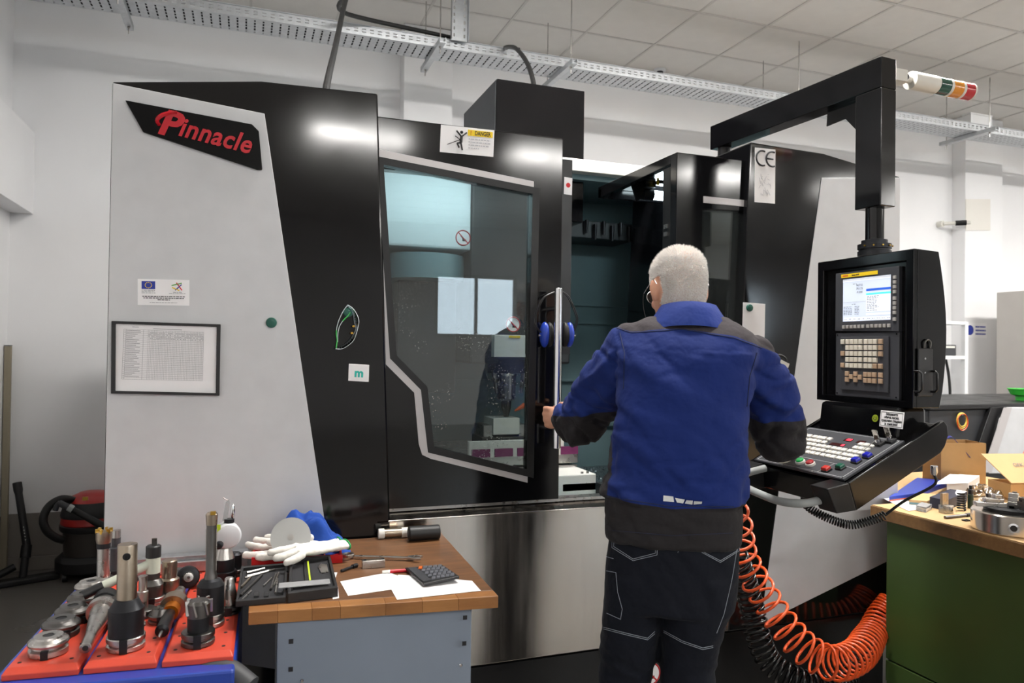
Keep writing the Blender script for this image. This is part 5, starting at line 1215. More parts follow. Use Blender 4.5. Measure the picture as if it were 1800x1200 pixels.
mat('bristle', '#b9ab7c', .9, var=.15, vs=80); bs_ = thing('bench_brush', 'bench brush with straw-coloured bristles beside the gloves', 'brush', pb(432, 950)); c = pb(428, 952); g = G(); rb_ = random.Random(4)
for k in range(420):
    p_ = c+Vector((rb_.uniform(-.03, .025), rb_.uniform(-.01, .03), .012)); g.tube([p_, p_+Vector((rb_.uniform(-.008, .012), rb_.uniform(-.01, .01), rb_.uniform(.022, .038)))], .0006, 3)
g.obj('bristles', 'bristle', bs_)['kind'] = 'stuff'; G().bx(c+Vector((-.034, -.014, .001)), c+Vector((.05, .034, .013))).obj('stock', 'dark_grey', bs_, bevel=.002); G().prism([c+Vector((.05, 0, .002)), c+Vector((.12, .03, .002)), c+Vector((.12, .05, .002)), c+Vector((.05, .03, .002))], (0, 0, .018)).obj('handle', 'clear_plastic', bs_, bevel=.003)
# ================================================================ tool trolley
ZI = .80
mat('trolley_blue', '#1f3f9e', .38, var=.06, vs=10, coat=.2); mat('insert_red', '#cc4733', .42, var=.07, vs=20, bump=.05, bs=300)
tA, tB, tC, tD = Vector((-.458, 1.78, ZI)), Vector((-.013, 1.738, ZI)), Vector((.006, 2.40, ZI)), Vector((-.42, 2.43, ZI))
TR = thing('tool_trolley', 'blue tool trolley with orange-red tool insert strips full of tool holders', 'trolley', (-.22, 2.08, 0))
qI = qp([tA, tB, tC, tD]); ux_ = (tB-tA).normalized(); uy_ = (tD-tA).normalized()
oA, oB, oC, oD = tA-ux_*.02-uy_*.045, tB+ux_*.006-uy_*.045, tC+ux_*.006+uy_*.01, tD-ux_*.02+uy_*.01
G().prism([p_-Vector((0, 0, .022)) for p_ in (oA, oB, oC, oD)], (0, 0, -.05)).obj('top_frame', 'trolley_blue', TR, bevel=.006)
G().prism([oA+ux_*.02+uy_*.02-Vector((0, 0, .073)), oB-ux_*.006+uy_*.02-Vector((0, 0, .073)), oC-ux_*.006-Vector((0, 0, .073)), oD+ux_*.02-Vector((0, 0, .073))], (0, 0, -.58)).obj('body', 'trolley_blue', TR, bevel=.004)
for u, v in ((.1, .1), (.9, .1), (.1, .9), (.9, .9)):
    c = qI(u, v); cs_ = G().lathe([(.05, -.014), (.05, .014)], (c.x, c.y, .05), (1, 0, 0), 20).obj('castor', 'black_rubber', TR, 30); G().bx((c.x-.02, c.y-.02, .1), (c.x+.02, c.y+.02, .15)).obj('fork', 'steel', cs_)
for k, (u0, u1) in enumerate(((0, .318), (.338, .655), (.678, 1))):
    for v0, v1 in ((0, .487), (.493, .995)):
        e = .012; b0 = [qI(u0, v0), qI(u1, v0), qI(u1, v1), qI(u0, v1)]; ce_ = sum(b0, Vector())/4; t_ = [p_.lerp(ce_, .09) for p_ in b0]
        ins_ = G().loft([[p_-Vector((0, 0, .0215)) for p_ in b0], [p_-Vector((0, 0, .010)) for p_ in b0], t_]).obj('tool_insert', 'insert_red', TR, bevel=.0015)
        g = G()
        for uu in (.12, .88):
            for vv in (.08, .36, .64, .92):
                p_ = t_[0]*(1-uu)*(1-vv)+t_[1]*uu*(1-vv)+t_[2]*uu*vv+t_[3]*(1-uu)*vv; G().lathe([(.0042, 0), (.0042, .0006)], p_, n=10).obj('peg_hole', 'print_black', ins_)
# push handle of the trolley
mat('handle_plastic', '#3d3e40', .55, var=.06, vs=30, bump=.15, bs=500)
for px0 in (145, 247):
    c = atZ(px0, 1190, .745); G().box(c+Vector((0, -.006, 0)), (.018, .03, .03)).obj('handle_bracket', 'handle_plastic', TR, bevel=.004)
ha_ = [atZ(247, 1190, .745), atZ(300, 1192, .745), atZ(345, 1188, .75), atZ(380, 1179, .755), atZ(412, 1187, .75), atZ(440, 1208, .73)]
G().tube(catmull(ha_, 6), [.010]*8+[.011, .013, .016, .02, .024, .027, .03, .031, .032, .032, .032, .032, .031, .03, .029, .028, .027, .026, .025, .025, .025, .025, .025][:23], 14).obj('push_handle', 'handle_plastic', TR, 60)
# ---- tool holders
mat('orange_anodised', '#d27a1e', .3, metal=.8, var=.06); mat('grey_green', '#c3c8b8', .45, var=.03)
def stand(name, px, py, label, cat='tool holder', z=ZI, grp='tool holders on the trolley'):
    p_ = atZ(px, py, z); return thing(name, label, cat, p_, 0, grp)
def la(par, nm, prof, m, n=28, sm=25, at=(0, 0, 0), axis=(0, 0, 1)): return G().lathe(prof, at, axis, n).obj(nm, m, par, sm, world=False)
def flange(par, r=.036, h=.026, m='steel'):
    f = la(par, 'flange', [(r*.96, .001), (r, .003), (r, h*.36), (r*.86, h*.46), (r*.86, h*.56), (r, h*.66), (r, h*.94), (r*.96, h)], m)
    for s in (-1,): G().box((0, -r*.93, h*.5), (.016, r*.18, h*1.01)).obj('drive_slot', 'gunmetal', f, world=False)
    return h
# empty holders standing flange up
rg_ = [(85, 1148, 'nearest'), (107, 1116, 'second nearest'), (128, 1092, 'third'), (148, 1068, 'fourth'), (160, 1046, 'fifth and farthest')]
for k, (px, py, w) in enumerate(rg_):
    t = stand('empty_tool_holder', px, py, '%s of the low empty steel tool holders along the left trolley edge' % w, grp='empty holders along the left edge')
    t.rotation_euler.z = .5*k
    la(t, 'flange', [(.036, .001), (.038, .003), (.038, .013), (.031, .016), (.031, .020), (.039, .023), (.040, .027), (.038, .031), (.030, .036), (.028, .040), (.012, .040), (.012, .022)], 'steel_dark' if k in (1, 2, 3) else 'steel')
    la(t, 'bore', [(.0118, .0225), (.0118, .0385)], 'gunmetal', 18); G().box((0, -.034, .009), (.014, .012, .0175)).obj('drive_slot', 'gunmetal', t, world=False)
# big weldon holder with end mill
t = stand('end_mill_holder', 221, 1138, 'large black tool holder with a thick plain cutter shank, front middle of the trolley'); h = flange(t, .0395, .03)
la(t, 'body', [(.036, h), (.036, h+.058), (.034, h+.06), (.024, h+.078), (.0215, h+.079)], 'gunmetal'); s = la(t, 'shank', [(.0205, h+.079), (.0205, h+.196), (.0195, h+.199)], 'steel_warm')
la(s, 'clamp_screw', [(.008, 0), (.008, .003), (.004, .0032), (.004, .001)], 'gunmetal', 16, at=(.001, -.0195, h+.176), axis=(0, -1, 0))
for z in (.03, .05): la(t, 'side_screw', [(.006, 0), (.006, .004)], 'steel', 12, at=(.034, .004, h+z-.012), axis=(1, 0, 0))
# face mill, front right
t = stand('face_mill', 348, 1131, 'face mill with silver inserts at the front right corner of the trolley'); h = flange(t, .0355, .03, 'steel_dark'); la(t, 'arbor', [(.023, h), (.0235, h+.032)], 'gunmetal')
cu_ = la(t, 'cutter_body', [(.024, h+.032), (.0255, h+.062), (.02, h+.068), (.01, h+.068)], 'steel_dark')
for k in range(7):
    a = 2*PI*k/7; G().box((.0245*math.cos(a), .0245*math.sin(a), h+.054), (.010, .004, .032), R=(Matrix.Rotation(a, 3, 'Z') @ Matrix.Rotation(.25, 3, 'X'))).obj('insert', 'steel', cu_, world=False, bevel=.0008)
# long cutter behind it
t = stand('long_end_mill', 369, 1098, 'tall tool holder with a long fluted cutter and gold tip, right of the orange tool'); h = flange(t, .033, .03); la(t, 'body', [(.031, h), (.031, h+.066), (.024, h+.078), (.016, h+.082)], 'gunmetal'); la(t, 'shank', [(.0155, h+.082), (.0145, h+.088), (.0115, h+.10), (.0115, h+.21)], 'steel_dark')
G().bx((-.0125, -.004, h+.1), (-.009, .004, h+.2)).obj('flute_edge', 'steel', t, world=False); G().bx((.009, -.004, h+.1), (.0125, .004, h+.2)).obj('flute_edge', 'steel', t, world=False)
hd2 = la(t, 'cutter_head', [(.0125, h+.21), (.014, h+.235), (.010, h+.24)], 'steel_warm'); G().box((.003, -.01, h+.24), (.012, .008, .008)).obj('gold_insert', 'brass', hd2, world=False)
# boring head with round silver body
t = stand('boring_head', 393, 1024, 'boring head with round silver body, yellow label and raised lever at the trolley back'); h = flange(t, .034, .036, 'gunmetal'); la(t, 'collar', [(.029, h), (.029, h+.034)], 'gunmetal'); la(t, 'cone', [(.028, h+.034), (.019, h+.064), (.015, h+.068)], 'steel')
b_ = la(t, 'round_body', [(.030, -.021), (.036, -.017), (.0365, .012), (.032, .018), (.026, .02)], 'silver_paint', 32, at=(.008, 0, h+.098), axis=(.15, -1, 0)); G().bx((-.020, -.0215, h+.102), (-.010, -.020, h+.134)).obj('yellow_label', 'lime', b_, world=False)
la(t, 'adjust_knob', [(.011, 0), (.011, .012), (.007, .014)], 'gunmetal', 16, at=(-.012, -.02, h+.078), axis=(-.2, -1, 0)); la(t, 'top_cap', [(.014, 0), (.014, .01)], 'gunmetal', 18, at=(.012, -.0, h+.134))
G().prism([(-.006, -.004, h+.14), (.006, -.004, h+.14), (.014, -.004, h+.19), (.012, -.004, h+.2), (.002, -.004, h+.192)], (0, .004, 0)).obj('lever', 'clear_plastic', t, world=False, bevel=.001); G().ball((.021, -.004, h+.165), (.006, .005, .022), 8).obj('grip', 'chrome', t, 60, world=False); G().tube([(.01, -.002, h+.196), (.002, -.002, h+.2), (-.006, -.002, h+.206)], .0014).obj('stylus', 'steel', t, world=False)
# left back: face mill with gold inserts on a long arbor
t = stand('gold_face_mill', 181, 1030, 'long silver arbor with gold-tipped face mill at the left back of the trolley'); h = flange(t, .03, .024); la(t, 'arbor', [(.0165, h), (.0165, h+.082)], 'steel'); la(t, 'drive_ring', [(.018, h+.082), (.018, h+.096)], 'gunmetal'); cu_ = la(t, 'cutter_body', [(.018, h+.096), (.0205, h+.108), (.0205, h+.128), (.012, h+.13)], 'steel_warm')
for k in range(6): a = 2*PI*k/6+.3; G().box((.017*math.cos(a), .017*math.sin(a), h+.13), (.009, .005, .012), R=Matrix.Rotation(a, 3, 'Z')).obj('gold_insert', 'brass', cu_, world=False)
t = stand('dark_arbor', 203, 1014, 'dark grey stepped arbor behind the gold-tipped face mill'); h = flange(t, .03, .024); la(t, 'body', [(.021, h), (.021, h+.062), (.012, h+.064), (.012, h+.09)], 'dark_grey'); la(t, 'tip', [(.012, h+.09), (.0115, h+.112)], 'steel')
# turning tools standing in a block
t = stand('turning_tool_block', 225, 1000, 'small block holding three upright turning tools behind the large holder', 'tool block'); G().bx((-.03, -.016, 0), (.03, .016, .045)).obj('block', 'steel_warm', t, bevel=.002, world=False)
for k, (x, m, hh_) in enumerate(((-.018, 'steel_dark', .105), (.0, 'steel_warm', .09), (.018, 'silver_paint', .11))): G().bx((x-.007, -.006, .045), (x+.007, .006, hh_)).bx((x-.003, -.007, hh_), (x+.007, .003, hh_+.006)).obj('turning_tool', m, t, world=False, bevel=.001)
# tool-setting lamp: grey-green T with black ends
t = stand('tool_setter', 268, 1060, 'grey-green cylindrical tool setter with black cap and side arm'); h = flange(t, .03, .02); la(t, 'collet', [(.0255, h), (.0255, h+.03), (.019, h+.042), (.0165, h+.044), (.0165, h+.06)], 'steel_dark'); la(t, 'body', [(.0175, h+.06), (.0175, h+.1)], 'grey_green'); cp_ = la(t, 'cap', [(.0185, h+.1), (.0185, h+.128), (.015, h+.131)], 'black_plastic')
G().bx((-.004, -.004, h+.131), (.008, .004, h+.148)).obj('stylus', 'steel_dark', cp_, world=False)
a = atZ(258, 992, ZI+.10)-t.location; a = Vector((-.012, -.004, h+.082)); e_ = atZ(146, 1046, ZI+.05)-t.location; dd = e_-a
G().cyl(a, a+dd*.70, .0115, n=18).obj('side_arm', 'grey_green', t, 30, world=False); G().cyl(a+dd*.70, e_, .0115, .0125, n=18).obj('arm_grip', 'black_plastic', t, 30, world=False)
# plain steel holders in the middle
for px, py, lb_, pf_, mm in ((250, 1083, 'slim steel pin holder just right of the thick cutter shank', [(.013, .02), (.013, .062), (.0095, .064), (.0095, .096), (.011, .097), (.011, .1)], 'steel'), (284, 1092, 'low steel flange holder with clamp screws in the middle strip', [(.026, .02), (.02, .034), (.012, .036)], 'steel_dark'), (297, 1050, 'wide stepped steel sleeve behind the tool setter', [(.025, .02), (.025, .05), (.019, .054), (.019, .098), (.016, .1)], 'steel_warm'), (312, 1028, 'low dark collet holder at the back of the middle strip', [(.022, .02), (.018, .04), (.014, .046)], 'steel_dark'), (402, 1076, 'conical steel holder between the boring head and the long cutter', [(.02, .02), (.02, .04), (.011, .085), (.008, .088)], 'steel'), (205, 1085, 'short steel holder hidden behind the lying taper', [(.022, .02), (.02, .05), (.012, .056)], 'steel_dark'), (412, 1010, 'small dark holder behind the boring head', [(.02, .02), (.02, .06), (.014, .066)], 'gunmetal')):
    t = stand('steel_tool_holder', px, py, lb_); flange(t, .03, .02, 'steel_dark'); la(t, 'body', pf_, mm)
# lying taper, orange tool, chuck facing us
a, b = atZ(150, 1139, ZI+.016), atZ(188, 1052, ZI+.04); d = (b-a); L_ = d.length
t = thing('taper_arbor', 'polished taper arbor lying between the empty holders and the large holder', 'tool holder', a, 0, 'tool holders on the trolley'); la(t, 'taper', [(.0095, 0), (.012, .001), (.012, L_*.2), (.0115, L_*.22), (.024, L_*.68)], 'steel', at=(0, 0, 0), axis=d); la(t, 'flange', [(.032, L_*.68), (.033, L_*.76), (.024, L_*.78), (.024, L_*.88)], 'steel', axis=d); la(t, 'nut', [(.029, L_*.88), (.029, L_), (.02, L_*1.02)], 'gunmetal', axis=d); la(t, 'bore', [(.006, -.0006), (.006, .0004)], 'print_black', axis=d)
a, b = atZ(284, 1110, ZI+.018), atZ(318, 1036, ZI+.03); d = b-a; L_ = d.length
t = thing('tapping_tool', 'tapping tool with orange band lying in the middle of the trolley', 'tool holder', a, 0, 'tool holders on the trolley'); la(t, 'chuck', [(.008, 0), (.015, .004), (.015, L_*.26), (.012, L_*.30), (.012, L_*.4)], 'gunmetal', axis=d); la(t, 'orange_band', [(.019, L_*.4), (.0195, L_*.55)], 'orange_anodised', axis=d); la(t, 'flange', [(.031, L_*.52), (.031, L_*.66)], 'steel_warm', axis=d); la(t, 'taper', [(.021, L_*.66), (.012, L_*.98), (.009, L_)], 'steel', axis=d); la(t, 'drill_bit', [(.0012, -.03), (.0035, -.024), (.0035, 0)], 'steel', 12, axis=d)
c = atZ(331, 1014, ZI+.034); t = thing('collet_chuck', 'dark round collet chuck lying with its face toward the viewer', 'tool holder', c, 0, 'tool holders on the trolley'); ax_ = Vector((.1, -1, .25)); la(t, 'nut', [(.03, -.05), (.03, -.006), (.027, 0), (.02, .002)], 'gunmetal', axis=ax_); la(t, 'collet', [(.016, .0), (.012, .018), (.004, .019)], 'steel', axis=ax_); la(t, 'drill_bit', [(.004, .019), (.0035, .04), (.001, .046)], 'steel_dark', 12, axis=ax_)
# aluminium bar with chips at the back of the trolley
a, b = atY(222, 985, 2.40), atY(345, 985, 2.40); mat('aluminium', '#b5b7ba', .38, metal=.9, var=.12, vs=60, bump=.2, bs=200)
ab = thing('aluminium_bar', 'long aluminium bar with swarf lying at the back of the trolley', 'bar', (-.15, 2.40, ZI)); G().bx((-.33, 2.375, ZI+.003), (.02, 2.44, ZI+.035)).obj('bar', 'aluminium', ab, bevel=.002); G().bx((-.33, 2.39, ZI+.0355), (.02, 2.43, ZI+.047)).obj('rib', 'aluminium', ab, bevel=.001)
# ================================================================ things hung on the machine
def pz_(px, py, y): return atY(px, py, y)
# framed schedule
fr4 = [(197, 564), (388, 570), (386, 695), (196, 691)]; yk_ = Y0-.0045
sf = thing('framed_schedule', 'black framed sheet with a printed table on the left silver panel', 'frame', atY(292, 693, yk_))
O = [atY(a, b, yk_) for a, b in fr4]; ce_ = sum(O, Vector())/4; I = [p+((ce_-p).normalized()*.0135) for p in O]
G().ring(O, I, (0, -.012, 0)).obj('frame', 'black_plastic', sf, bevel=.0015); sh = G().prism(I, (0, -.003, 0)).obj('sheet', 'paper', sf)
T4 = [atY(a, b, yk_-.0032) for a, b in ((218, 578), (358, 584), (356, 669), (214, 666))]
def tq(u, v): return T4[0]*(1-u)*(1-v)+T4[1]*u*(1-v)+T4[2]*u*v+T4[3]*(1-u)*v
g = G(); dv = Vector((0, -.0002, 0))
def rl(a, b, w):
    d = (b-a).normalized(); s = Vector((0, 0, 1)) if abs(d.x) > .5 else Vector((1, 0, 0)); g.prism([a-s*w, b-s*w, b+s*w, a+s*w], dv)
for k in range(28): v = k/27; rl(tq(0, v), tq(1, v), .00022)
for k in range(38): u = .3+.7*k/37; rl(tq(u, 0), tq(u, 1), .0002)
for u in (0, .025, .24): rl(tq(u, 0), tq(u, 1), .0003)
rz_ = random.Random(6)
for k in range(26): rl(tq(.03, (k+.55)/27), tq(.03+rz_.uniform(.08, .2), (k+.55)/27), .0005)
for k in range(4):
    for j in range(37):
        if rz_.random() < .7: u = .3+.7*(j+.3)/37; rl(tq(u, (k+1.5)/27), tq(u+.009, (k+1.5)/27), .0007)
rl(tq(.36, -.03), tq(.72, -.03), .0006); rl(tq(.1, -.05), tq(.18, -.05), .0006); g.obj('printed_table', 'print_grey', sh)
def magnet(px, py, y, r, label):
    c = atY(px, py, y); t = thing('round_magnet', label, 'magnet', c, 0, 'green round magnets'); G().lathe([(r, 0), (r, .005), (r*.9, .0075), (r*.5, .008)], c, (0, -1, 0), 24).obj('disc', 'magnet_green', t, 40); G().lathe([(r*.5, .008), (r*.46, .0086)], c, (0, -1, 0), 20).obj('cap', 'magnet_green', t, 40)
magnet(477, 567, Y0-.0042, .0165, 'dark green round magnet alone on the left silver panel'); magnet(612, 549, Y0-.0002, .0155, 'dark green round magnet behind the hung safety glasses')
# safety glasses
sg_ = thing('safety_glasses', 'clear safety glasses with green temple tips hung on the black cabinet', 'safety glasses', atY(610, 610, Y0-.01))
Z7 = lambda cx, cy, d=.012: atY(570+cx/7.05, 520+cy/7.05, Y0-d)
ou = [(290, 110), (350, 150), (400, 220), (428, 300), (415, 400), (370, 540), (300, 610), (220, 655), (140, 655)]; ii = [(288, 124), (338, 172), (362, 240), (372, 330), (392, 405), (350, 500), (295, 565), (235, 612), (148, 640)]
glassmat('goggle_clear', (.86, .9, .92), ior=1.9); g = G(); A = catmull([Z7(*p, .03) for p in ou], 3); B = catmull([Z7(*p, .012) for p in ii], 3)
for i in range(len(A)-1): g.add([A[i], A[i+1], B[i+1], B[i]], [(0, 1, 2, 3)])
o = g.obj('lens_shield', 'goggle_clear', sg_); sm = o.modifiers.new('t', 'SOLIDIFY'); sm.thickness = .0015
mat('clear_edge', '#c9d2d6', .2, spec=.8); mat('temple_green', '#4fbf62', .4); mat('pad_yellow', '#d6a63a', .5)
G().tube(A, .0011, 6).obj('lens_rim', 'clear_edge', sg_, 60); G().tube(B, .0009, 6).obj('lens_rim', 'clear_edge', sg_, 60)
for pts, gr in (([(290, 115), (240, 180), (185, 290), (158, 380), (150, 430)], [(150, 425), (150, 480), (160, 545), (148, 640)]), ([(165, 570), (168, 470), (190, 375), (232, 305)], [(228, 310), (262, 275), (292, 248), (322, 205)])):
    G().tube(catmull([Z7(*p, .012) for p in pts], 4), .0016, 6).obj('temple', 'clear_edge', sg_, 60); G().tube(catmull([Z7(*p, .012) for p in gr], 4), .0022, 6).obj('temple_tip', 'temple_green', sg_, 60)
for c in ((365, 375), (345, 460)): G().ball(Z7(*c, .018), (.0045, .003, .0035), 8).obj('nose_pad', 'pad_yellow', sg_, 60)
# small card with teal m
cd = thing('magnet_card', 'small white rounded card with a teal letter m on the black cabinet', 'card', atY(631, 671, Y0))
Q = [atY(a, b, Y0-.0003) for a, b in ((613, 639), (649, 641), (648, 671), (612, 669))]; G().prism(Q, (0, -.002, 0)).obj('card', 'paper', cd, bevel=.0012)
mat('teal_print', '#2bb7a8', .6); text('letter', 'm', .038, basis(atY(631, 656, Y0-.0026), Q[1]-Q[0], (0, 0, 1)), 'teal_print', cd, depth=.0003, bold=.0016)
# note and magnet on the right cabinet
nt_ = tag(G().prism([atY(a, b, Y0-.0006) for a, b in ((1306, 531), (1345, 534), (1343, 640), (1303, 640))], (0, -.0006, 0)).obj('paper_note', 'paper'), 'white paper note pinned on the right black cabinet behind the person', 'paper'); magnet(1317, 541, Y0-.0014, .0145, 'dark green round magnet holding the paper note')
hw = thing('hand_controller', 'small grey hand controller with carry handle on the right cabinet', 'controller', atY(1366, 660, Y0)); c = atY(1368, 647, Y0-.02); Rr = Matrix.Rotation(math.radians(22), 3, 'Y')
G().box(c, (.055, .036, .065), R=Rr).obj('body', 'dark_grey', hw, bevel=.003); G().box(c+Rr @ Vector((0, -.02, .022)), (.055, .004, .018), R=Rr).obj('label_strip', 'off_white', hw); G().tube(catmull([c+Rr @ Vector(p) for p in ((-.024, 0, .03), (-.022, 0, .048), (0, 0, .054), (.022, 0, .048), (.024, 0, .03))], 4), .004).obj('carry_handle', 'black_plastic', hw, 60)
for dx, dz in ((-.014, -.006), (.012, -.022)): G().lathe([(.006, 0), (.006, .008)], c+Rr @ Vector((dx, -.018, dz)), (0, -1, 0), 12).obj('knob', 'black_plastic', hw, 30)
# ear defenders on the door bar
mat('muff_blue', '#1c3fb0', .35, coat=.3); em = thing('ear_defenders', 'blue and black ear defenders hung on the chrome door bar', 'ear defenders', (1.041, 2.446, 1.53)); ye = 2.452
for s, pc_ in ((-1, (960, 588)), (1, (998, 588))):
    c = atY(*pc_, ye); cu_ = G().ball(c+Vector((s*.006, 0, 0)), (.017, .027, .046), 12).obj('ear_cup', 'muff_blue', em, 60); G().ball(c-Vector((s*.012, 0, 0)), (.017, .027, .045), 12).obj('ear_cushion', 'black_rubber', em, 60); G().cyl(c+Vector((s*.02, 0, -.004)), c+Vector((s*.029, 0, -.004)), .004, n=10).obj('pivot', 'steel', cu_)
bp_ = [(955, 590), (941, 570), (943, 548), (955, 524), (972, 514), (986, 512), (999, 522), (1011, 548), (1014, 565), (1004, 592)]
for dy in (-.006, .006): G().tube(catmull([atY(a, b, ye)+Vector((0, dy, 0)) for a, b in bp_], 5), .0022, 6).obj('headband_wire', 'black_satin', em, 60)
# ================================================================ coiled air hoses
mat('hose_orange', '#e2551f', .35, coat=.3); hz = 2.25
o1 = [atY(1290, 890, 2.2), atY(1299, 925, 2.22), atY(1305, 970, hz), atY(1322, 1010, hz), atY(1345, 1050, hz), atY(1375, 1095, 2.22), atY(1415, 1140, 2.18), atY(1462, 1165, 2.15), atY(1506, 1152, 2.22), atY(1530, 1118, 2.34), atY(1548, 1085, 2.388), atY(1568, 1060, 2.388)]
oh = coil(o1, lambda t: .044+.016*min(1, 2*t)*(1 if t < .8 else max(.55, 1-(t-.8)*5.5)), 36, .0055, k=18, n=8, warp=lambda t: 1-(1-t)**1.55).obj('air_hose', 'hose_orange', None, 180); tag(oh, 'orange coiled air hose hanging beside the person', 'hose')
o2 = [atY(1292, 975, 2.3), atY(1308, 1020, 2.32), atY(1322, 1070, 2.32), atY(1332, 1115, 2.3), atY(1352, 1160, 2.28), atY(1395, 1192, 2.22), atY(1440, 1205, 2.2), atY(1480, 1200, 2.24), atY(1500, 1160, 2.34)]
mat('hose_black', '#0a0a0b', .25, coat=.2)
tag(coil(o2, .043, 40, .0062, k=16, n=8).obj('air_hose', 'hose_black', None, 180), 'black coiled hose hanging behind the orange one', 'hose')
# ================================================================ green bench on the right
mat('green_paint', '#3d5326', .45, var=.08, vs=5); mat('cardboard', '#b58e5c', .8, var=.05, vs=12); mat('cardboard_light', '#c9a676', .8, var=.04, vs=12)
GB = thing('green_workbench', 'green steel workbench with thick wooden top on the right', 'workbench', (2.85, 1.7, 0)); GX, GY0, GY1 = 2.44, .55, 2.375
G().bx((GX, GY0, .80), (3.35, GY1, .848)).obj('wooden_top', 'ply_edge', GB, bevel=.003); G().prism([(GX+.004, GY0, .8485), (3.35, GY0, .8485), (3.35, GY1-.02, .8485), (GX+.004, GY1-.005, .8485)], (0, 0, .003)).obj('cardboard_cover', 'cardboard_light', GB)
zb_ = atX(1546, 1151, GX+.03).z
cbx = G().bx((GX+.03, GY0+.02, zb_), (3.3, GY1-.055, .80)).obj('steel_cabinet', 'green_paint', GB, bevel=.004); G().bx((GX+.03, GY0+.02, zb_-.09), (GX+.07, GY1-.055, zb_-.006)).obj('lower_rail', 'green_paint', GB, bevel=.003)
for x, y in ((GX+.05, GY1-.08), (3.27, GY1-.08), (GX+.05, GY0+.05), (3.27, GY0+.05)): G().bx((x-.02, y-.02, 0), (x+.02, y+.02, zb_-.09)).obj('leg', 'green_paint', GB, bevel=.002)
zt_ = .852
ST = thing('side_table', 'small wooden side table behind the green bench under the cartons', 'table', (3.1, 2.67, 0)); G().bx((2.72, 2.379, .80), (3.6, 2.97, .848)).obj('top', 'ply_edge', ST, bevel=.003); G().bx((2.722, 2.381, .8485), (3.6, 2.965, .8515)).obj('cardboard_cover', 'cardboard_light', ST)
for x in (2.76, 3.56):
    for y in (2.42, 2.93): G().bx((x-.02, y-.02, 0), (x+.02, y+.02, .80)).obj('leg', 'green_paint', ST)
def pg(px, py, z=zt_): return atZ(px, py, z)
def gthing(n, l, c, px, py): return thing(n, l, c, pg(px, py))
# three-jaw chuck
c = pg(1778, 932); ch = thing('lathe_chuck', 'large steel three-jaw chuck on the green bench', 'chuck', c); rc_, hc = .125, .07
G().lathe([(rc_*.97, 0), (rc_, .004), (rc_, hc-.004), (rc_*.97, hc), (.03, hc), (.03, hc-.03)], c, n=48).obj('body', 'brushed_steel', ch, 30); G().lathe([(.085, hc), (.09, hc+.012), (.06, hc+.014), (.03, hc+.004)], c, n=40).obj('face_ring', 'gunmetal', ch, 30)
kd = (CAM-c); kd.z = 0; kd = kd.normalized(); kd = Matrix.Rotation(.05, 3, 'Z') @ kd; k_ = G().lathe([(.017, -.004), (.017, .003), (.011, .0035), (.011, -.003)], c+kd*rc_+Vector((0, 0, hc*.45)), kd, 20).obj('key_socket', 'chrome', ch, 30); G().lathe([(.0105, .0), (.0105, .0015)], c+kd*rc_+Vector((0, 0, hc*.45)), kd, 16).obj('socket_hole', 'print_black', k_)
for k in range(3):
    a = 2.6+2*PI*k/3; d = Vector((math.cos(a), math.sin(a), 0)); g = G(); R3 = Matrix.Rotation(a, 3, 'Z')
    for x0, x1, z0, z1 in ((.02, .12, .012, .028), (.03, .09, .028, .042), (.035, .06, .042, .056)): g.box(c+d*(x0+x1)/2+Vector((0, 0, hc+(z0+z1)/2)), (x1-x0, .03, z1-z0), R=R3)
    j_ = g.obj('jaw', 'steel', ch, bevel=.002)
    for q in (.045, .075): G().lathe([(.008, 0), (.008, .012)], c+d*q+Vector((0, 0, hc+.045)), n=12).obj('jaw_bolt', 'steel_dark', j_, 30)
# small steel things
def blk(n, l, cat, px, py, d, m, rz=0, z=zt_):
    t = thing(n, l, cat, pg(px, py, z)); p = pg(px, py, z); return t, p
t, p = blk('angle_block', 'small steel angle block beside the spring on the green bench', 'steel block', 1668, 902, 0, 0); G().bx(p+Vector((-.02, -.005, 0)), p+Vector((.02, .03, .03))).obj('foot', 'steel', t, bevel=.001); G().bx(p+Vector((-.012, .018, .03)), p+Vector((.02, .03, .075))).obj('upright', 'steel_warm', t, bevel=.001); G().lathe([(.01, 0), (.01, .012)], p+Vector((.005, -.005, .016)), (0, -1, 0), 16).obj('clamp_nut', 'chrome', t, 30)
p = pg(1690, 897); tag(coil([p+Vector((0, 0, .004)), p+Vector((0, 0, .07))], .014, 7, .0032, k=16, n=8).obj('compression_spring', 'gunmetal', None, 180), 'upright dark compression spring on the green bench', 'spring')
t, p = blk('threaded_stud', 'dark green stud standing behind the spring', 'stud', 1706, 893, 0, 0); mat('dark_green', '#14281c', .4); G().lathe([(.011, 0), (.011, .055), (.009, .057)], p).obj('base', 'dark_green', t, 30); G().lathe([(.009, .057), (.009, .075), (.006, .078), (.006, .092)], p).obj('neck', 'gunmetal', t, 30)
a, b = pg(1661, 909, zt_+.006), pg(1698, 905, zt_+.006); t = thing('steel_rod', 'short steel rod with stop collar lying before the spring', 'rod', a); G().cyl(a, b, .0058, n=12).obj('rod', 'steel_dark', t, 30); G().cyl(b, b+(b-a)*.3, .0075, n=12).obj('collar', 'gunmetal', t, 30)
p = pg(1699, 915); t = thing('square_nut', 'flat dark square nut in front of the chuck', 'nut', p); G().ring([p+Vector((x*.014, y*.01, 0)) for x, y in ((-1, -1), (1, -1), (1, 1), (-1, 1))], [p+Vector((x*.006, y*.005, 0)) for x, y in ((-1, -1), (1, -1), (1, 1), (-1, 1))], (0, 0, .004)).obj('nut', 'gunmetal', t)
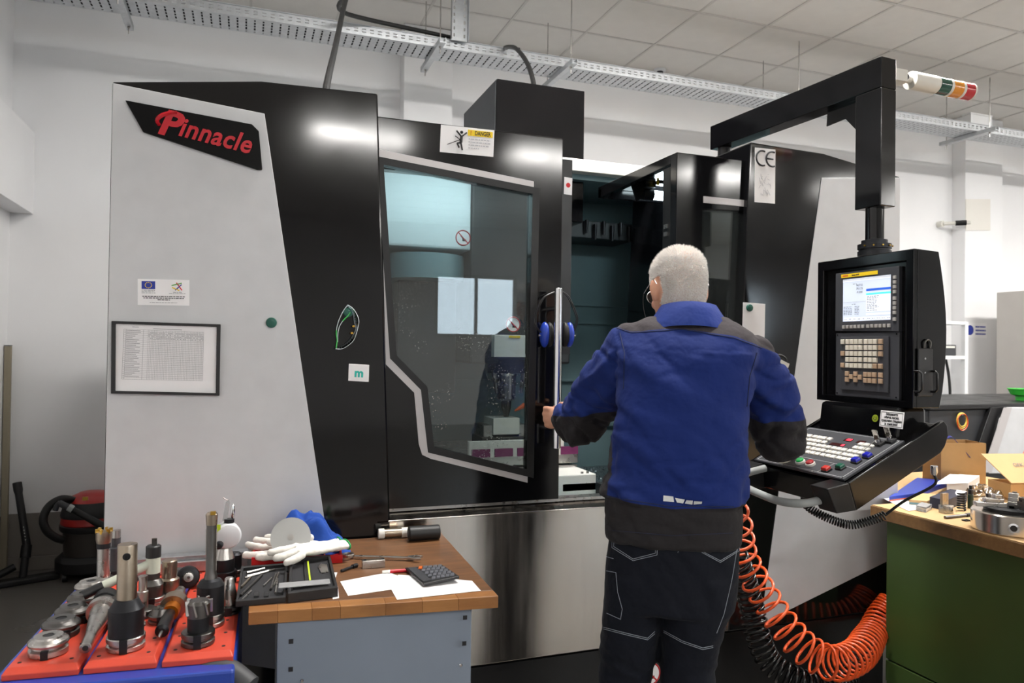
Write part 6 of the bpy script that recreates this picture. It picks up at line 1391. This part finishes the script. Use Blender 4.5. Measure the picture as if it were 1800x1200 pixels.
# boxes, folder, papers
def quadbox(n, l, cat, pxs, h, m, z=zt_, bevel=.001, extra=None):
    P = [pg(a, b, z) for a, b in pxs]; t = thing(n, l, cat, sum(P, Vector())/4); o = G().prism(P, (0, 0, h)).obj('body', m, t, bevel=bevel); return t, P, o
mat('folder_blue', '#2740a8', .4, var=.05); mat('box_navy', '#1a2036', .5, var=.08); mat('label_orange', '#d9691e', .6)
t, P, o = quadbox('blue_folder', 'blue ring folder lying on the far end of the green bench', 'folder', [(1563, 882), (1606, 876), (1672, 853), (1612, 847)], .022, 'folder_blue'); G().prism([P[0]+Vector((0, 0, .004)), P[1]+Vector((0, 0, .004)), P[1]+Vector((0, 0, .008)), P[0]+Vector((0, 0, .008))], (0, -.001, 0)).obj('orange_edge', 'label_orange', t)
t, P, o = quadbox('abrasive_box', 'small worn box in beige and teal on the green bench', 'box', [(1598, 887), (1630, 890), (1650, 878), (1618, 875)], .022, 'cardboard_light'); mat('teal_worn', '#6f8f94', .6, var=.2, vs=30); G().prism([P[0]+Vector((-.0006, -.0006, .004)), P[1]+Vector((0, -.0006, .004)), P[1]+Vector((0, -.0006, .012)), P[0]+Vector((-.0006, -.0006, .012))], (0, -.0008, 0)).obj('printed_band', 'teal_worn', t)
t, P, o = quadbox('navy_box', 'dark navy cardboard box with white label on the green bench', 'box', [(1634, 891), (1664, 898), (1700, 881), (1670, 876)], .042, 'box_navy'); G().prism([P[2].lerp(P[1], .5)+Vector((0, 0, .0422)), P[2].lerp(P[3], .5).lerp(P[1], .3)+Vector((0, 0, .0422)), P[3].lerp(P[2], .4)+Vector((0, 0, .0422)), P[2]+Vector((0, 0, .0422))], (0, 0, .0006)).obj('label', 'paper', t)
tag(G().prism([pg(a, b, zt_+.001) for a, b in ((1545, 872), (1580, 874), (1630, 893), (1597, 898))], (0, 0, .0008)).obj('paper_sheet', 'paper'), 'white paper lying near the left edge of the green bench', 'paper')
mat('clear_film', '#dfe2e4', .15, trans=.75, bump=.5, bs=40)
t, P, o = quadbox('clear_box', 'small clear plastic box in front of the navy box', 'box', [(1610, 897), (1628, 901), (1638, 895), (1620, 891)], .016, 'clear_film'); G().prism([p+Vector((0, 0, .0182)) for p in P], (0, 0, .003)).obj('lid', 'clear_plastic', t)
# papers leaning on the bag
a = [pg(1640, 868, zt_+.05), pg(1672, 872, zt_+.045), pg(1706, 846, zt_+.075), pg(1668, 836, zt_+.085)]
mat('pack_white', '#e9e9ea', .7)
pk = thing('paper_stack', 'stack of white papers behind the navy box on the green bench', 'paper', pg(1680, 880)); P = [pg(q[0], q[1], zt_) for q in ((1664, 870), (1702, 870), (1722, 857), (1686, 853))]; G().prism(P, (0, 0, .055)).obj('white_pack', 'pack_white', pk, bevel=.002); G().prism([P[0]+Vector((-.10, -.02, .0555)), P[1]+Vector((-.04, -.01, .0565)), P[2]+Vector((0, 0, .0565)), P[3]+Vector((-.06, 0, .0565))], (0, 0, .001)).obj('top_sheet', 'paper', pk)
bgv = []; c = pg(1728, 877); rb_ = random.Random(9); gq = G(); nn = 22
for j in range(nn+1):
    for i in range(nn+1):
        u, v = i/nn, j/nn; w3 = Vector((u*4, v*4, 2)); hgt = .07*math.sin(PI*u)**.6*math.sin(PI*v)**.6; gq.v.append(c+Vector(((u-.5)*.17, (v-.5)*.14, max(.001, hgt*(.8+.5*noise.noise(w3*1.5))+.012*noise.noise(w3*4)))))
gq.f = [[j*(nn+1)+i, j*(nn+1)+i+1, (j+1)*(nn+1)+i+1, (j+1)*(nn+1)+i] for j in range(nn) for i in range(nn)]
glassmat('bag_film', (.9, .92, .93), ior=1.7, rough=.12); tag(gq.obj('plastic_bag', 'bag_film', None, 180), 'crumpled clear plastic bag between the papers and the cardboard box', 'bag')
# open cardboard boxes
def openbox(n, l, c, w, d, h, rz, par=None):
    t = thing(n, l, 'cardboard box', c, rz)
    G().bx((-w/2, -d/2, 0), (w/2, d/2, .004)).obj('bottom', 'cardboard', t, world=False)
    for nm, a, b in (('panel', (-w/2, -d/2, .004), (w/2, -d/2+.004, h)), ('panel', (-w/2, d/2-.004, .004), (w/2, d/2, h)), ('panel', (-w/2, -d/2+.004, .004), (-w/2+.004, d/2-.004, h)), ('panel', (w/2-.004, -d/2+.004, .004), (w/2, d/2-.004, h))): G().bx(a, b).obj(nm, 'cardboard', t, world=False)
    return t
c1 = pg(1722, 858); b1 = openbox('open_carton', 'open brown carton with blue strapping at the back of the green bench', Vector((c1.x+.03, c1.y+.16, zt_)), .22, .15, .20, math.radians(-18)); mat('strap_blue', '#23267e', .4)
g = G(); P = catmull([(-.05, -.02, .19), (-.065, -.04, .21), (-.045, -.05, .225), (-.02, -.05, .205), (.0, -.07, .17), (.03, -.082, .13)], 4)
for i in range(len(P)-1): g.prism([P[i], P[i+1], P[i+1]+Vector((.004, .018, .004)), P[i]+Vector((.004, .018, .004))], (.001, 0, .0015))
g.obj('blue_strap', 'strap_blue', b1, world=False)
c2 = pg(1785, 878); b2 = openbox('flap_carton', 'brown carton with a raised flap beside the chuck', Vector((c2.x+.07, c2.y+.03, zt_)), .2, .13, .07, math.radians(-14))
fl4 = [Vector((-.10, -.069, .074)), Vector((.11, -.069, .074)), Vector((.05, .035, .185)), Vector((-.16, .035, .185))]; fo = G().prism(fl4, (0, -.002, .003)).obj('flap', 'cardboard_light', b2, world=False)
nn_ = (fl4[1]-fl4[0]).cross(fl4[3]-fl4[0]).normalized(); fm = fl4[0]*.4+fl4[2]*.6
mb = basis(fm+nn_*.006, fl4[1]-fl4[0], fl4[3]-fl4[0])
tg = textmesh('GEKA', .026, mb, depth=.0002); tg.obj('flap_lettering', 'print_grey', b2, world=False, fix=False)
G().prism([fl4[1]+(fl4[0]-fl4[1])*q+(fl4[2]-fl4[1])*r_+nn_*.0045 for q, r_ in ((.03, .1), (.2, .1), (.2, .75), (.03, .75))], nn_*.0008).obj('address_label', 'paper', b2, world=False)
# orange bin behind
t, P, o = quadbox('orange_bin', 'orange plastic storage bin at the right back of the green bench', 'bin', [(1790, 842), (1850, 846), (1860, 825), (1800, 822)], .09, 'insert_red')
G().prism([p+Vector((0, 0, .0905)) for p in P], (0, 0, .006)).obj('rim', 'insert_red', t, bevel=.002)
# ================================================================ background on the right
YL = 3.45; mat('lathe_dark', '#2c2d30', .45, var=.06); tl = atY(1655, 690, YL)
LM = thing('background_lathe', 'dark lathe with silver guard standing behind the green bench', 'machine', (tl.x+1, YL+.4, 0)); G().bx((tl.x-.1, YL, .02), (tl.x+2.4, YL+.9, 1.13)).obj('body', 'lathe_dark', LM, bevel=.01); G().bx((tl.x-.12, YL-.02, 1.131), (tl.x+2.4, YL+.9, 1.165)).obj('top_cover', 'black_satin', LM, bevel=.006)
P = [atY(a, b, YL-.002) for a, b in ((1748, 735), (1764, 715), (1850, 715), (1850, 830), (1725, 830))]; gd = G().prism(P, (0, -.05, 0)).obj('sliding_guard', 'silver_paint', LM, bevel=.004)
P = [atY(a, b, YL-.053) for a, b in ((1764, 716), (1778, 716), (1742, 830), (1726, 830))]; G().prism(P, (0, -.004, 0)).obj('guard_edge', 'trim_silver', gd)
P = [atY(a, b, YL-.002) for a, b in ((1735, 716), (1762, 714), (1722, 830), (1695, 830))]; G().prism(P, (0, -.03, 0)).obj('guard_rail', 'black_satin', LM, bevel=.002)
mat('cable_yellow', '#d8b84a', .5); cy = atY(1690, 738, YL-.012); t = thing('cable_coil', 'yellow coiled cord hung on the dark lathe', 'cord', cy); G().lathe([(.006, 0), (.006, .02)], cy+Vector((0, .011, .035)), (0, -1, 0), 10).obj('hook', 'steel', t, 30)
for k, (r_, dz) in enumerate(((.04, 0), (.043, -.004), (.036, .002), (.045, -.012))): G().tube([cy+Vector((r_*math.cos(q), -.003*k, dz+r_*1.15*math.sin(q))) for q in [2*PI*i/26 for i in range(26)]], .0032, 6, True).obj('loop', 'cable_yellow' if k < 3 else 'hose_orange', t, 60)
cgb = atY(1800, 689, YL+.2); cgb.z = 1.1655; mat('bright_green', '#36b53a', .4); t = thing('green_bowl', 'bright green plastic bowl on the lathe cover', 'bowl', cgb); G().lathe([(.05, 0), (.052, .03), (.08, .04), (.095, .075), (.09, .075), (.076, .046), (.04, .04)], cgb, n=28).obj('bowl', 'bright_green', t, 40); G().lathe([(.095, .075), (.1, .077), (.1, .082), (.09, .082)], cgb, n=28).obj('rim', 'bright_green', t, 40)
# steel locker
Yk = 4.6; a = atY(1752, 514, 5.1); SLk = thing('steel_locker', 'tall grey steel locker at the right edge', 'locker', (a.x+.5, Yk+.2, 0)); mat('locker_grey', '#b7b3ae', .5, var=.02); G().bx((a.x, Yk, 0), (a.x+1.1, Yk+.5, a.z)).obj('carcass', 'locker_grey', SLk, bevel=.004)
for k in range(2): dr_ = G().bx((a.x+.015+.54*k, Yk-.018, .05), (a.x+.545+.54*k, Yk-.0005, a.z-.02)).obj('door', 'locker_grey', SLk, bevel=.003); G().bx((a.x+.48+.1*k, Yk-.03, 1.0), (a.x+.5+.1*k, Yk-.0185, 1.12)).obj('handle', 'dark_grey', dr_)
for z in (.3, 1.0, 1.6): G().cyl((a.x+.006, Yk-.012, z), (a.x+.006, Yk-.012, z+.08), .007, n=8).obj('hinge', 'steel_dark', SLk)
# white rack with device
Yr = 5.02; a = atY(1696, 565, Yr); b = atY(1640, 630, Yr); RK = thing('storage_rack', 'white storage rack half hidden behind the control pendant', 'rack', (a.x-.3, Yr, 0))
for x in (a.x, a.x-.7):
    for y in (Yr, Yr+.3): G().bx((x-.02, y-.02, 0), (x+.02, y+.02, a.z)).obj('post', 'white_paint', RK)
zs = atY(1690, 631, Yr).z
for z in (a.z-.03, zs, zs-.5, .2): G().bx((a.x-.68, Yr-.0195, z), (a.x-.0205, Yr+.3195, z+.03)).obj('shelf', 'white_paint', RK)
p = Vector((a.x-.20, Yr+.1, zs+.0305)); t = thing('bench_device', 'small grey device on the white rack shelf', 'device', p); G().bx(p+Vector((-.12, -.08, 0)), p+Vector((.12, .08, .1))).obj('body', 'dark_grey', t, bevel=.006); G().bx(p+Vector((-.1, -.082, .07)), p+Vector((.1, -.0805, .09))).obj('front_strip', 'off_white', t)
G().tube(catmull([p+Vector((.06, -.02, -.035)), p+Vector((.09, -.03, -.2)), p+Vector((.1, -.03, -.4)), p+Vector((.05, 0, -.5))], 5), .012).obj('air_line', 'black_rubber', RK, 60)
# blue sign on the pilaster, pipe stub, board, junction box
ys = 5.43; c = atY(1706, 580, ys-.003); sgn = thing('wall_sign', 'small white wall sign with a blue round symbol and blue print', 'sign', c)
Q = [atY(a, b, ys-.0005) for a, b in ((1697, 567), (1734, 568), (1734, 594), (1697, 593))]; G().prism(Q, (0, -.003, 0)).obj('board', 'paper', sgn); G().lathe([(.05, 0), (.05, .001)], atY(1705, 580, ys-.0036), (0, -1, 0), 24).obj('blue_symbol', 'blue_print', sgn)
def sq_(u, v, d=0): return Q[0]*(1-u)*(1-v)+Q[1]*u*(1-v)+Q[2]*u*v+Q[3]*(1-u)*v+Vector((0, -.0036, 0))
for v in (.26, .5, .74): bars(lambda u, w, d: sq_(u, w), [(.46, .95, v)], h=.055, seed=int(v*10)).obj('sign_print', 'blue_print', sgn)
a, b = atY(1658, 393, 5.52), atY(1706, 391, 5.36); t = thing('pipe_stub', 'short pale pipe with black wrapping sticking out of the wall', 'pipe', a); G().cyl(Vector((a.x, YW, a.z)), a, .03, n=14).obj('flange', 'off_white', t, 30); G().cyl(a, b, .018, n=12).obj('pipe', 'off_white', t, 30); G().cyl(a.lerp(b, .45), a.lerp(b, .85), .026, n=12).obj('wrapping', 'black_rubber', t, 30)
mat('board_cream', '#dedbd4', .7); G().prism([atY(q[0], q[1], ys-.0005) for q in ((1697, 350), (1740, 350), (1740, 405), (1697, 405))], (0, -.006, 0)).obj('cover_board', 'board_cream', wb)
a = atY(1702, 234, 4.76); t = thing('junction_box', 'small white junction box on the cable tray below the signal light', 'box', (a.x+.15, 4.76, tz+.064)); G().bx((a.x, 4.735, tz+.064), (a.x+.26, 4.82, tz+.15)).obj('body', 'white_paint', t, bevel=.003); G().bx((a.x-.004, 4.733, tz+.1505), (a.x+.264, 4.822, tz+.165)).obj('lid', 'white_paint', t, bevel=.002)
# ================================================================ left corner: vacuum cleaner, its floor tool, a batten
mat('vac_red', '#b0201c', .35, coat=.3); mat('vac_black', '#1a1a1c', .5); mat('vac_tank', '#3c3733', .4)
vc = Vector((-.90, 5.36, 0)); VC = thing('vacuum_cleaner', 'red and black canister vacuum cleaner in the left corner', 'vacuum cleaner', vc)
def vl(nm, prof, m): return G().lathe(prof, vc, n=36).obj(nm, m, VC, 30)
vl('base', [(.17, .045), (.2, .06), (.2, .12), (.17, .15)], 'vac_black'); vl('tank', [(.155, .15), (.16, .30)], 'vac_tank'); vl('rim', [(.175, .30), (.18, .31), (.18, .335), (.17, .34)], 'vac_black'); vl('red_band', [(.172, .34), (.175, .345), (.17, .385)], 'vac_red'); hd_v = vl('motor_head', [(.175, .386), (.176, .40), (.165, .44), (.145, .478)], 'vac_black'); vl('red_lid', [(.144, .4785), (.12, .505), (.07, .53), (.02, .536)], 'vac_red')
c = atY(150, 876, 5.36-.165); G().box(c, (.03, .008, .022)).obj('badge', 'brass', hd_v)
for k in range(4): a = PI/4+PI/2*k; q = vc+Vector((.17*math.cos(a), .17*math.sin(a), .0)); G().lathe([(.03, -.012), (.03, .012)], q+Vector((0, 0, .03)), (1, 0, 0), 14).obj('castor', 'vac_black', VC, 30)
G().tube(catmull([atY(132, 880, 5.3), atY(108, 877, 5.22), atY(86, 890, 5.18), atY(76, 912, 5.16), atY(82, 932, 5.16), atY(97, 944, 5.18), atY(112, 949, 5.2)], 6), .024, 12).obj('hose', 'black_rubber', VC, 60)
G().tube([atY(104, 884, 5.1), atY(122, 892, 5.08)], .019, 12).obj('hand_tube', 'dark_grey', VC, 60); G().tube([atY(120, 891, 5.08), atY(128, 895, 5.08)], .023, 12).obj('tube_collar', 'handle_grey', VC, 30); G().tube([atY(128, 895, 5.08), atY(182, 925, 5.06)], [.017, .024], 12).obj('suction_tube', 'black_rubber', VC, 60); G().tube(catmull([atY(97, 897, 5.1), atY(100, 889, 5.1), atY(106, 883, 5.1)], 4), .016, 10).obj('pistol_grip', 'dark_grey', VC, 60)
a = atY(30, 848, 5.5); b = atY(47, 958, 5.4); VW = thing('vacuum_floor_tool', 'black vacuum floor nozzle with pipe leaning in the left corner', 'vacuum nozzle', (b.x, b.y, 0)); G().tube([a, a.lerp(b, .12), a.lerp(b, .18), b], [.026, .026, .021, .023], 14).obj('pipe', 'vac_black', VW, 40)
e = b+Vector((.0, -.03, -.07)); G().tube([b, e], [.03, .03], 12).obj('swivel', 'vac_black', VW, 40); f0 = Vector((e.x-.17, e.y-.16, 0)); f1 = Vector((e.x+.19, e.y-.02, 0)); d = (f1-f0).normalized(); s = Vector((-d.y, d.x, 0))
G().prism([f0-s*.04, f1-s*.04, f1+s*.04, f0+s*.04], (0, 0, .04)).obj('nozzle', 'vac_black', VW, bevel=.012); G().tube([e, (f0+f1)/2+Vector((0, 0, .03))], .022, 10).obj('neck', 'vac_black', VW, 40)
G().tube([f0+Vector((-.02, .02, .03)), f0+Vector((.13, .1, .10))], .022, 10).obj('second_pipe', 'vac_black', VW, 40)
for k in range(5): p = a.lerp(b, .7+.05*k); G().lathe([(.003, 0), (.003, .001)], p+Vector((.004, -.0225, 0)), (0, -1, 0), 6).obj('rating_mark', 'off_white', VW)
mat('batten', '#8d8471', .7, var=.08, vs=6, stretch=(6, 6, .5)); a = atY(15, 608, 5.52); bt = thing('timber_batten', 'long grey-brown timber batten standing upright in the left corner', 'batten', (a.x, 5.52, 0)); G().bx((a.x-.018, 5.50, 0), (a.x+.018, 5.53, a.z)).obj('batten', 'batten', bt, bevel=.002); G().bx((a.x-.0185, 5.4995, a.z+.0004), (a.x+.0185, 5.5305, a.z+.006)).obj('end_cap', 'dark_grey', bt)
